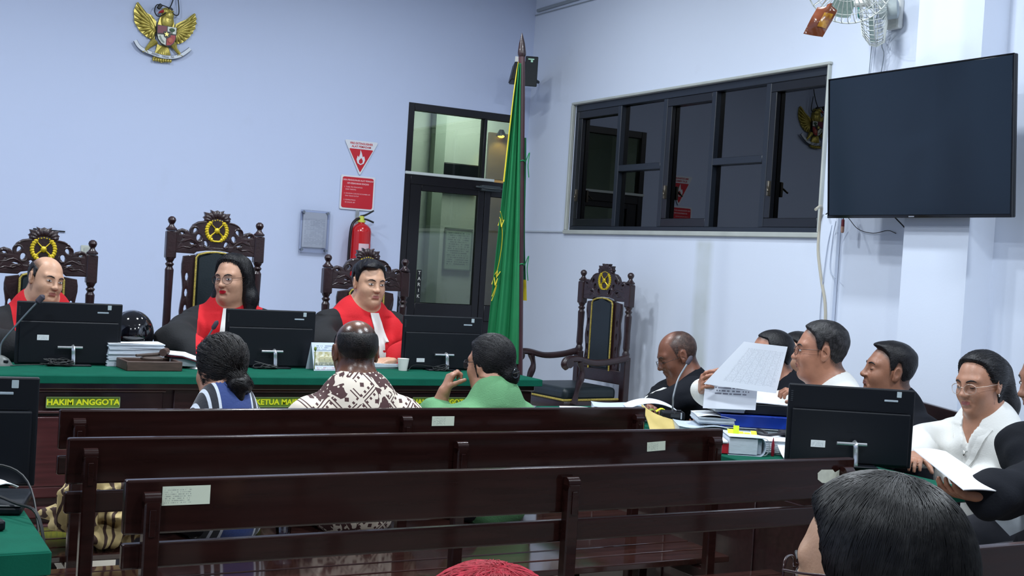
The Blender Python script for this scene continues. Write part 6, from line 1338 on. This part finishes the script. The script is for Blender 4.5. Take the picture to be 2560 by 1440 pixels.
seated('person', 'woman with glossy black low bun and green polo resting chin on hand', (2.248, 4.20, 1.025), 8, .05, .44, 26, 4, 2, SK1, sex='f', glasses=dict(n='dark', col=(40, 34, 36)), hair=dict(style='long', t=.012, mat=HB, noise=.0010, nf=44, vol=.6, extra=[('ell', (.012, -.098, -.045), (.050, .040, .048), .03)], cut=[((0, .085, -.035), (.064, .080, .105)), ((0, -.04, -.16), (.12, .10, .062))], strands=dict(n=900, dirs=bun_dirs((.1, -1, -.35)), w=.0008, lift=.001, wave=.012, seed=8, t1=.85)), cloth=dict(name='polo_shirt', mat=mat('polo green', (96, 150, 104), .85, var=.1, vscale=14, bump=.4, bscale=220, sheen=0), loose=.022, fold=.004, seed=5), arms=dict(L=dict(el=(2.09, 4.34, .78), wr=(2.115, 4.31, .905), d=(.35, .0, .93), n=(.9, -.1, -.2), curl=(1.1, 1.15, 1.2, 1.2), fine=.004, sleeve=.15), R=dict(el=(2.46, 4.32, .62), wr=(2.36, 4.46, .56), sleeve=.1)), extra=w3x, collar=.04, wide=.9, scale=.92)
# --- along the side wall
RB_ = dict(name='robe', mat=BLKROBE, loose=.022, cuff=1.5, fold=.008, ff=28)
def strip(x0, w, ln, col=None, y0=.112):
    def ex(root, nb, hc, HR, HM, g):
        sheet('front_band', lambda u, v: (nb[0] + x0 * (1 - .3 * v) + (u - .5) * w, g(nb[0] + x0 * (1 - .3 * v) + (u - .5) * w, nb[2] + .02 - v * ln) + .007, nb[2] + .02 - v * ln), 6, 12, col or WHITEC, root, .004)
    return ex
seated('person', 'bald man with thin glasses looking down at papers, farthest at the side table', (3.572, 4.763, 1.030), 78, .16, .44, 66, 24, 0, SK4, hair=dict(style='short', t=.0006, mat=hairmat('shaved hair', (60, 46, 42), (84, 64, 56)), noise=.0006, soft=.03, recede=.03, bald=((0, .05, .09), (.055, .07, .075))), glasses=dict(n='thin', col=(50, 44, 46), w=.022, h=.013, z=-.012, dy=.006, r=.0009, metal=.5), eyes='closed', lips=(120, 78, 72), cloth=dict(RB_, seed=2), extra=strip(-.02, .05, .30), arms=dict(R=dict(el=(3.60, 4.86, .81), wr=(3.40, 4.70, .785), d=(-.5, -.85, .1), n=(-.2, .1, -1), curl=(.8, .85, .9, 1.0), fine=.004), L=dict(el=(3.56, 4.60, .86), wr=(3.40, 4.66, .80))), scale=1.0)
seated('person', 'man with receding black hair hidden behind the raised printed sheet', (3.935, 4.505, 1.060), 84, .14, .44, 66, 6, 0, SK6, hair=dict(style='short', t=.007, mat=HB, recede=.004, noise=.0010, temple=.5, fade=.6), cloth=dict(RB_, seed=5), extra=strip(0, .07, .30), arms=dict(L=dict(el=(3.86, 4.26, .84), wr=(3.62, 4.30, .79)), R=dict(el=(3.86, 4.74, .84), wr=(3.64, 4.62, .79))), scale=1.04)
seated('person', 'dark-haired woman whose face barely shows past the man with the sheet', (4.345, 4.787, 1.040), 95, .12, .40, 84, 0, 0, SK3, sex='f', hair=dict(style='long', t=.012, noise=.0010, extra=[('cap', (0, -.07, .0), (.0, -.085, -.13), .06, .05, .04)], cut=[((0, .085, -.035), (.058, .075, .100))]), cloth=dict(RB_, seed=6), lips=(160, 90, 90), arms=dict(L=dict(el=(4.32, 4.56, .72), wr=(4.10, 4.60, .60)), R=dict(el=(4.32, 5.0, .72), wr=(4.10, 4.94, .60))), scale=1.02)
seated('person', 'man in white shirt with brown glasses holding up a printed sheet in both hands', (3.535, 3.752, 1.142), 66, .12, .45, 52, 0, 0, SK6, hair=dict(style='short', t=.010, mat=HG, recede=.0, noise=.0014, vol=.5, fade=.7), glasses=dict(n='brown', col=(84, 50, 38), w=.0235, h=.0165), body=dict(fat=.35, jaw=1.05), cloth=dict(name='white_shirt', mat=WHITEC, loose=.02, fold=.005, seed=9), lips=(140, 86, 80), scale=1.02, wide=1.04, collar=.05, cres=.008,
       arms=dict(R=dict(el=(3.40, 4.05, .86), wr=(3.165, 4.045, .945), d=(-.38, -.62, .42), n=(.75, -.62, .1), curl=(.55, .6, .65, .7), th=.7, fine=.0036, sleeve=.95), L=dict(el=(3.52, 3.56, .87), wr=(3.41, 3.665, .925), d=(-.42, .52, .55), n=(-.55, .62, -.40), curl=(.75, .8, .85, .9), th=.5, fine=.0036, sleeve=.93)))
seated('person', 'man with cropped dark hair dozing with closed eyes behind the side monitor', (4.045, 3.866, 1.055), 84, .06, .44, 62, -7, -2, SK5, hair=dict(style='short', t=.007, mat=HB, recede=-.002, noise=.0010, nf=60, vol=1.2, fade=.9, extra=[('ell', (0, .02, .096), (.054, .062, .014), .02)]), body=dict(fat=.4, jaw=1.05, nose=1.2), eyes='closed', lips=(136, 88, 80), cloth=dict(RB_, seed=8), arms=dict(L=dict(el=(4.00, 3.66, .76), wr=(3.74, 3.66, .70)), R=dict(el=(4.00, 4.08, .76), wr=(3.76, 3.98, .70))), scale=1.06, wide=.98, collar=.012)
def halfup(): return dict(style='long', recede=.016, t=.009, mat=HB, noise=.0010, nf=46, vol=.9, extra=[('ell', (.0, -.095, .045), (.045, .030, .040), .03), ('cap', (-.0, -.10, .02), (.0, -.115, -.10), .055, .058, .03), ('cap', (.0, -.115, -.10), (.01, -.10, -.19), .058, .045, .03)], cut=[((0, .085, -.035), (.062, .080, .100)), ((.078, .01, -.04), (.030, .030, .050)), ((-.078, .01, -.04), (.030, .030, .050))], strands=dict(n=700, dirs=bun_dirs((0, -1, -.2)), w=.0009, lift=.001, wave=.015, seed=11, t1=.85))
def ex_e(root, nb, hc, HR, HM, g):
    b = B(); add_tube(b, smooth_pts([(nb[0] - .05, nb[1] + .02, nb[2] + .01), (nb[0] - .03, nb[1] + .085, nb[2] - .04), (nb[0], nb[1] + .118, nb[2] - .085), (nb[0] + .03, nb[1] + .085, nb[2] - .04), (nb[0] + .05, nb[1] + .02, nb[2] + .01)], 5), .0012, 6); add_ell(b, (nb[0], nb[1] + .122, nb[2] - .092), (.006, .004, .008)); obj('necklace', b, mat('necklace silver', (200, 200, 196), .2, metal=.9), root)
    for s in (-1, 1):
        fn = lambda u, v, s=s: (nb[0] + s * (.058 - .056 * v + .034 * u * (1 - .6 * v)), g(nb[0] + s * (.058 - .056 * v + .040 * (1 - .5 * v)), nb[2] + .012 - .17 * v) + .006 + .006 * (1 - u), nb[2] + .012 - .17 * v)
        sheet('lapel', fn, 4, 10, WHITEC, root, .005)
    b = B()
    for s in (-1, 1): add_ell(b, (s * .084, .0, -.040), (.003, .004, .006))
    o = obj('earrings', b, MATS['necklace silver'], root); o.matrix_local = HM
seated('person', 'woman in white blouse with half-tied black hair and thin round glasses', (3.864, 3.225, 1.072), 92, .08, .44, 90, 8, 3, SK1, sex='f', hair=halfup(), glasses=dict(n='wire', col=(206, 190, 176), w=.0245, h=.0195, sq=2.2, r=.0008, metal=.7, z=-.008), body=dict(jaw=.96), eyes='closed', lips=(156, 86, 84), cloth=dict(name='white_blouse', mat=WHITEC, loose=.018, fold=.005, seed=12), neckline='v', collar=.02, extra=ex_e, cres=.007, arms=dict(L=dict(el=(3.90, 2.98, .80), wr=(3.70, 2.98, .72)), R=dict(el=(3.78, 3.42, .80), wr=(3.60, 3.28, .79))), scale=1.0, wide=1.05)
seated('person', 'man in dark robe at the picture edge holding a tilted stack of sheets', (3.475, 2.625, 1.150), 80, .10, .44, 70, 10, 0, SK5, hair=dict(style='short', t=.006, mat=HG, recede=.01, noise=.0010), eyes='open', lips=(130, 80, 74), cloth=dict(RB_, seed=15, loose=.03), arms=dict(L=dict(el=(3.56, 2.38, .80), wr=(3.34, 2.36, .72)), R=dict(el=(3.42, 2.56, .83), wr=(3.045, 2.50, .806), d=(-.95, .42, .10), n=(.12, .1, .98), curl=(.42, .45, .5, .55), th=.5, fine=.0038, sleeve=.9)), scale=1.03, wide=.95)
# --- heads nearest the camera
HFG = hairmat('hair near black', (13, 13, 15), (34, 34, 35), .42, .05); HRED = hairmat('hair dyed red', (150, 8, 32), (190, 22, 54), .55, .05)
seated('person', 'black-haired person in dark-rimmed glasses seen from behind, close to camera', (1.118, 1.070, 1.070), 8, .05, .43, 22, 6, 2, skin('skin near', (190, 150, 122), .05), sex='f', glasses=dict(n='near', col=(52, 26, 28), w=.027, h=.021, r=.0016, sq=3.2), hair=dict(style='long', t=.009, mat=HFG, noise=.0006, nf=60, vol=.3, res=.0045, extra=[('cap', (0, -.05, .0), (.0, -.06, -.11), .066, .066, .05)], cut=[((0, .085, -.035), (.062, .078, .105))], strands=dict(n=12000, segs=12, dirs=crown_dirs, w=.0006, lift=.006, wave=.016, seed=21, t0=.45, t1=.8)), cloth=dict(mat=mat('dark top', (36, 38, 46), .8)), arms=dict(L=dict(el=(.92, 1.20, .72), wr=(1.0, 1.36, .62)), R=dict(el=(1.36, 1.20, .72), wr=(1.26, 1.36, .62))), wide=.95)
seated('person', 'person with dyed red hair whose crown shows at the bottom edge', (.682, 1.238, .938), 5, .05, .43, -5, 10, 0, SK1, sex='f', hidden_head=True, hair=dict(style='long', t=.016, mat=HRED, noise=.0012, nf=60, vol=.5, res=.0045, extra=[('cap', (0, -.05, .0), (.0, -.06, -.11), .076, .07, .05)], cut=[((0, .085, -.035), (.062, .078, .105))], strands=dict(n=9000, segs=12, dirs=crown_dirs, w=.0006, lift=.009, wave=.022, seed=22, t0=.45, t1=.8)), cloth=dict(mat=mat('dark top', (36, 38, 46), .8)), arms=dict(L=dict(el=(.46, 1.42, .66), wr=(.56, 1.56, .60)), R=dict(el=(.88, 1.42, .66), wr=(.78, 1.56, .60))), wide=.85, scale=.95, shoulders=None)
# --- what they hold
def quadsheet(name, label, c00, c10, c11, c01, m, bow=.012, bd_=(0, 0, 1), thick=.0015, cat='paper', flip=False):
    c00, c10, c11, c01, bdv = (np.array(v, float) for v in (c00, c10, c11, c01, bd_))
    def fn(u, v):
        if flip: u = 1 - u
        return (1 - u) * (1 - v) * c00 + u * (1 - v) * c10 + u * v * c11 + (1 - u) * v * c01 + bdv * bow * math.sin(PI * u)
    return tag(sheet(name, fn, 14, 8, m, None, thick), label, cat)
TBL = printed('table print', (228, 233, 242), (96, 104, 124), 44, 90, table=True, x0=.2, x1=.95, y0=.12, y1=.88, amount=.25, strength=.32)
quadsheet('printed_sheet', 'printed table sheet held up by the man in the white shirt', (3.085, 3.925, .985), (3.335, 3.775, .965), (3.370, 3.765, 1.155), (3.215, 3.850, 1.165), TBL, .012, (-.5, -.7, 0))
quadsheet('cover_sheet', 'report cover page with grey edges under the raised table sheet', (3.10, 3.94, .885), (3.285, 3.835, .89), (3.305, 3.855, .99), (3.12, 3.96, .99), printed('cover print', (222, 226, 236), (84, 84, 104), 9, 40, x0=.2, x1=.85, y0=.55, y1=.9, amount=.5, strength=.8), .004, (-.5, -.7, 0))
quadsheet('held_sheets', 'sheaf of white sheets held flat in the hand beside the woman in white', (2.866, 2.424, .853), (3.112, 2.47, .825), (3.16, 2.754, .903), (2.951, 2.698, .924), PAPER, .005, (0, 0, 1), .003)
quadsheet('folded_sheet', 'pale crumpled sheet drooping from the lap at the picture edge', (3.30, 2.60, .655), (3.40, 2.50, .735), (3.42, 2.62, .80), (3.26, 2.66, .72), mat('sheet grey', (186, 196, 204), .6, var=.3, vscale=14), .02, (0, -.5, .5), .002)
bn = dup(b3, (3.93, 2.30, 0), R_(66), 'dark bench against the side wall behind the woman in the white blouse', 'dark slatted court benches')
for c in list(bn.children):
    if c.name.startswith(('asset', 'torn')): bpy.data.objects.remove(c)
bn.location = (3.72, 2.28, 0)
for q in (b4, b5, b2, b1):
    seen = {}
    for c in list(q.children):
        if c.name.startswith(('torn',)) : bpy.data.objects.remove(c)
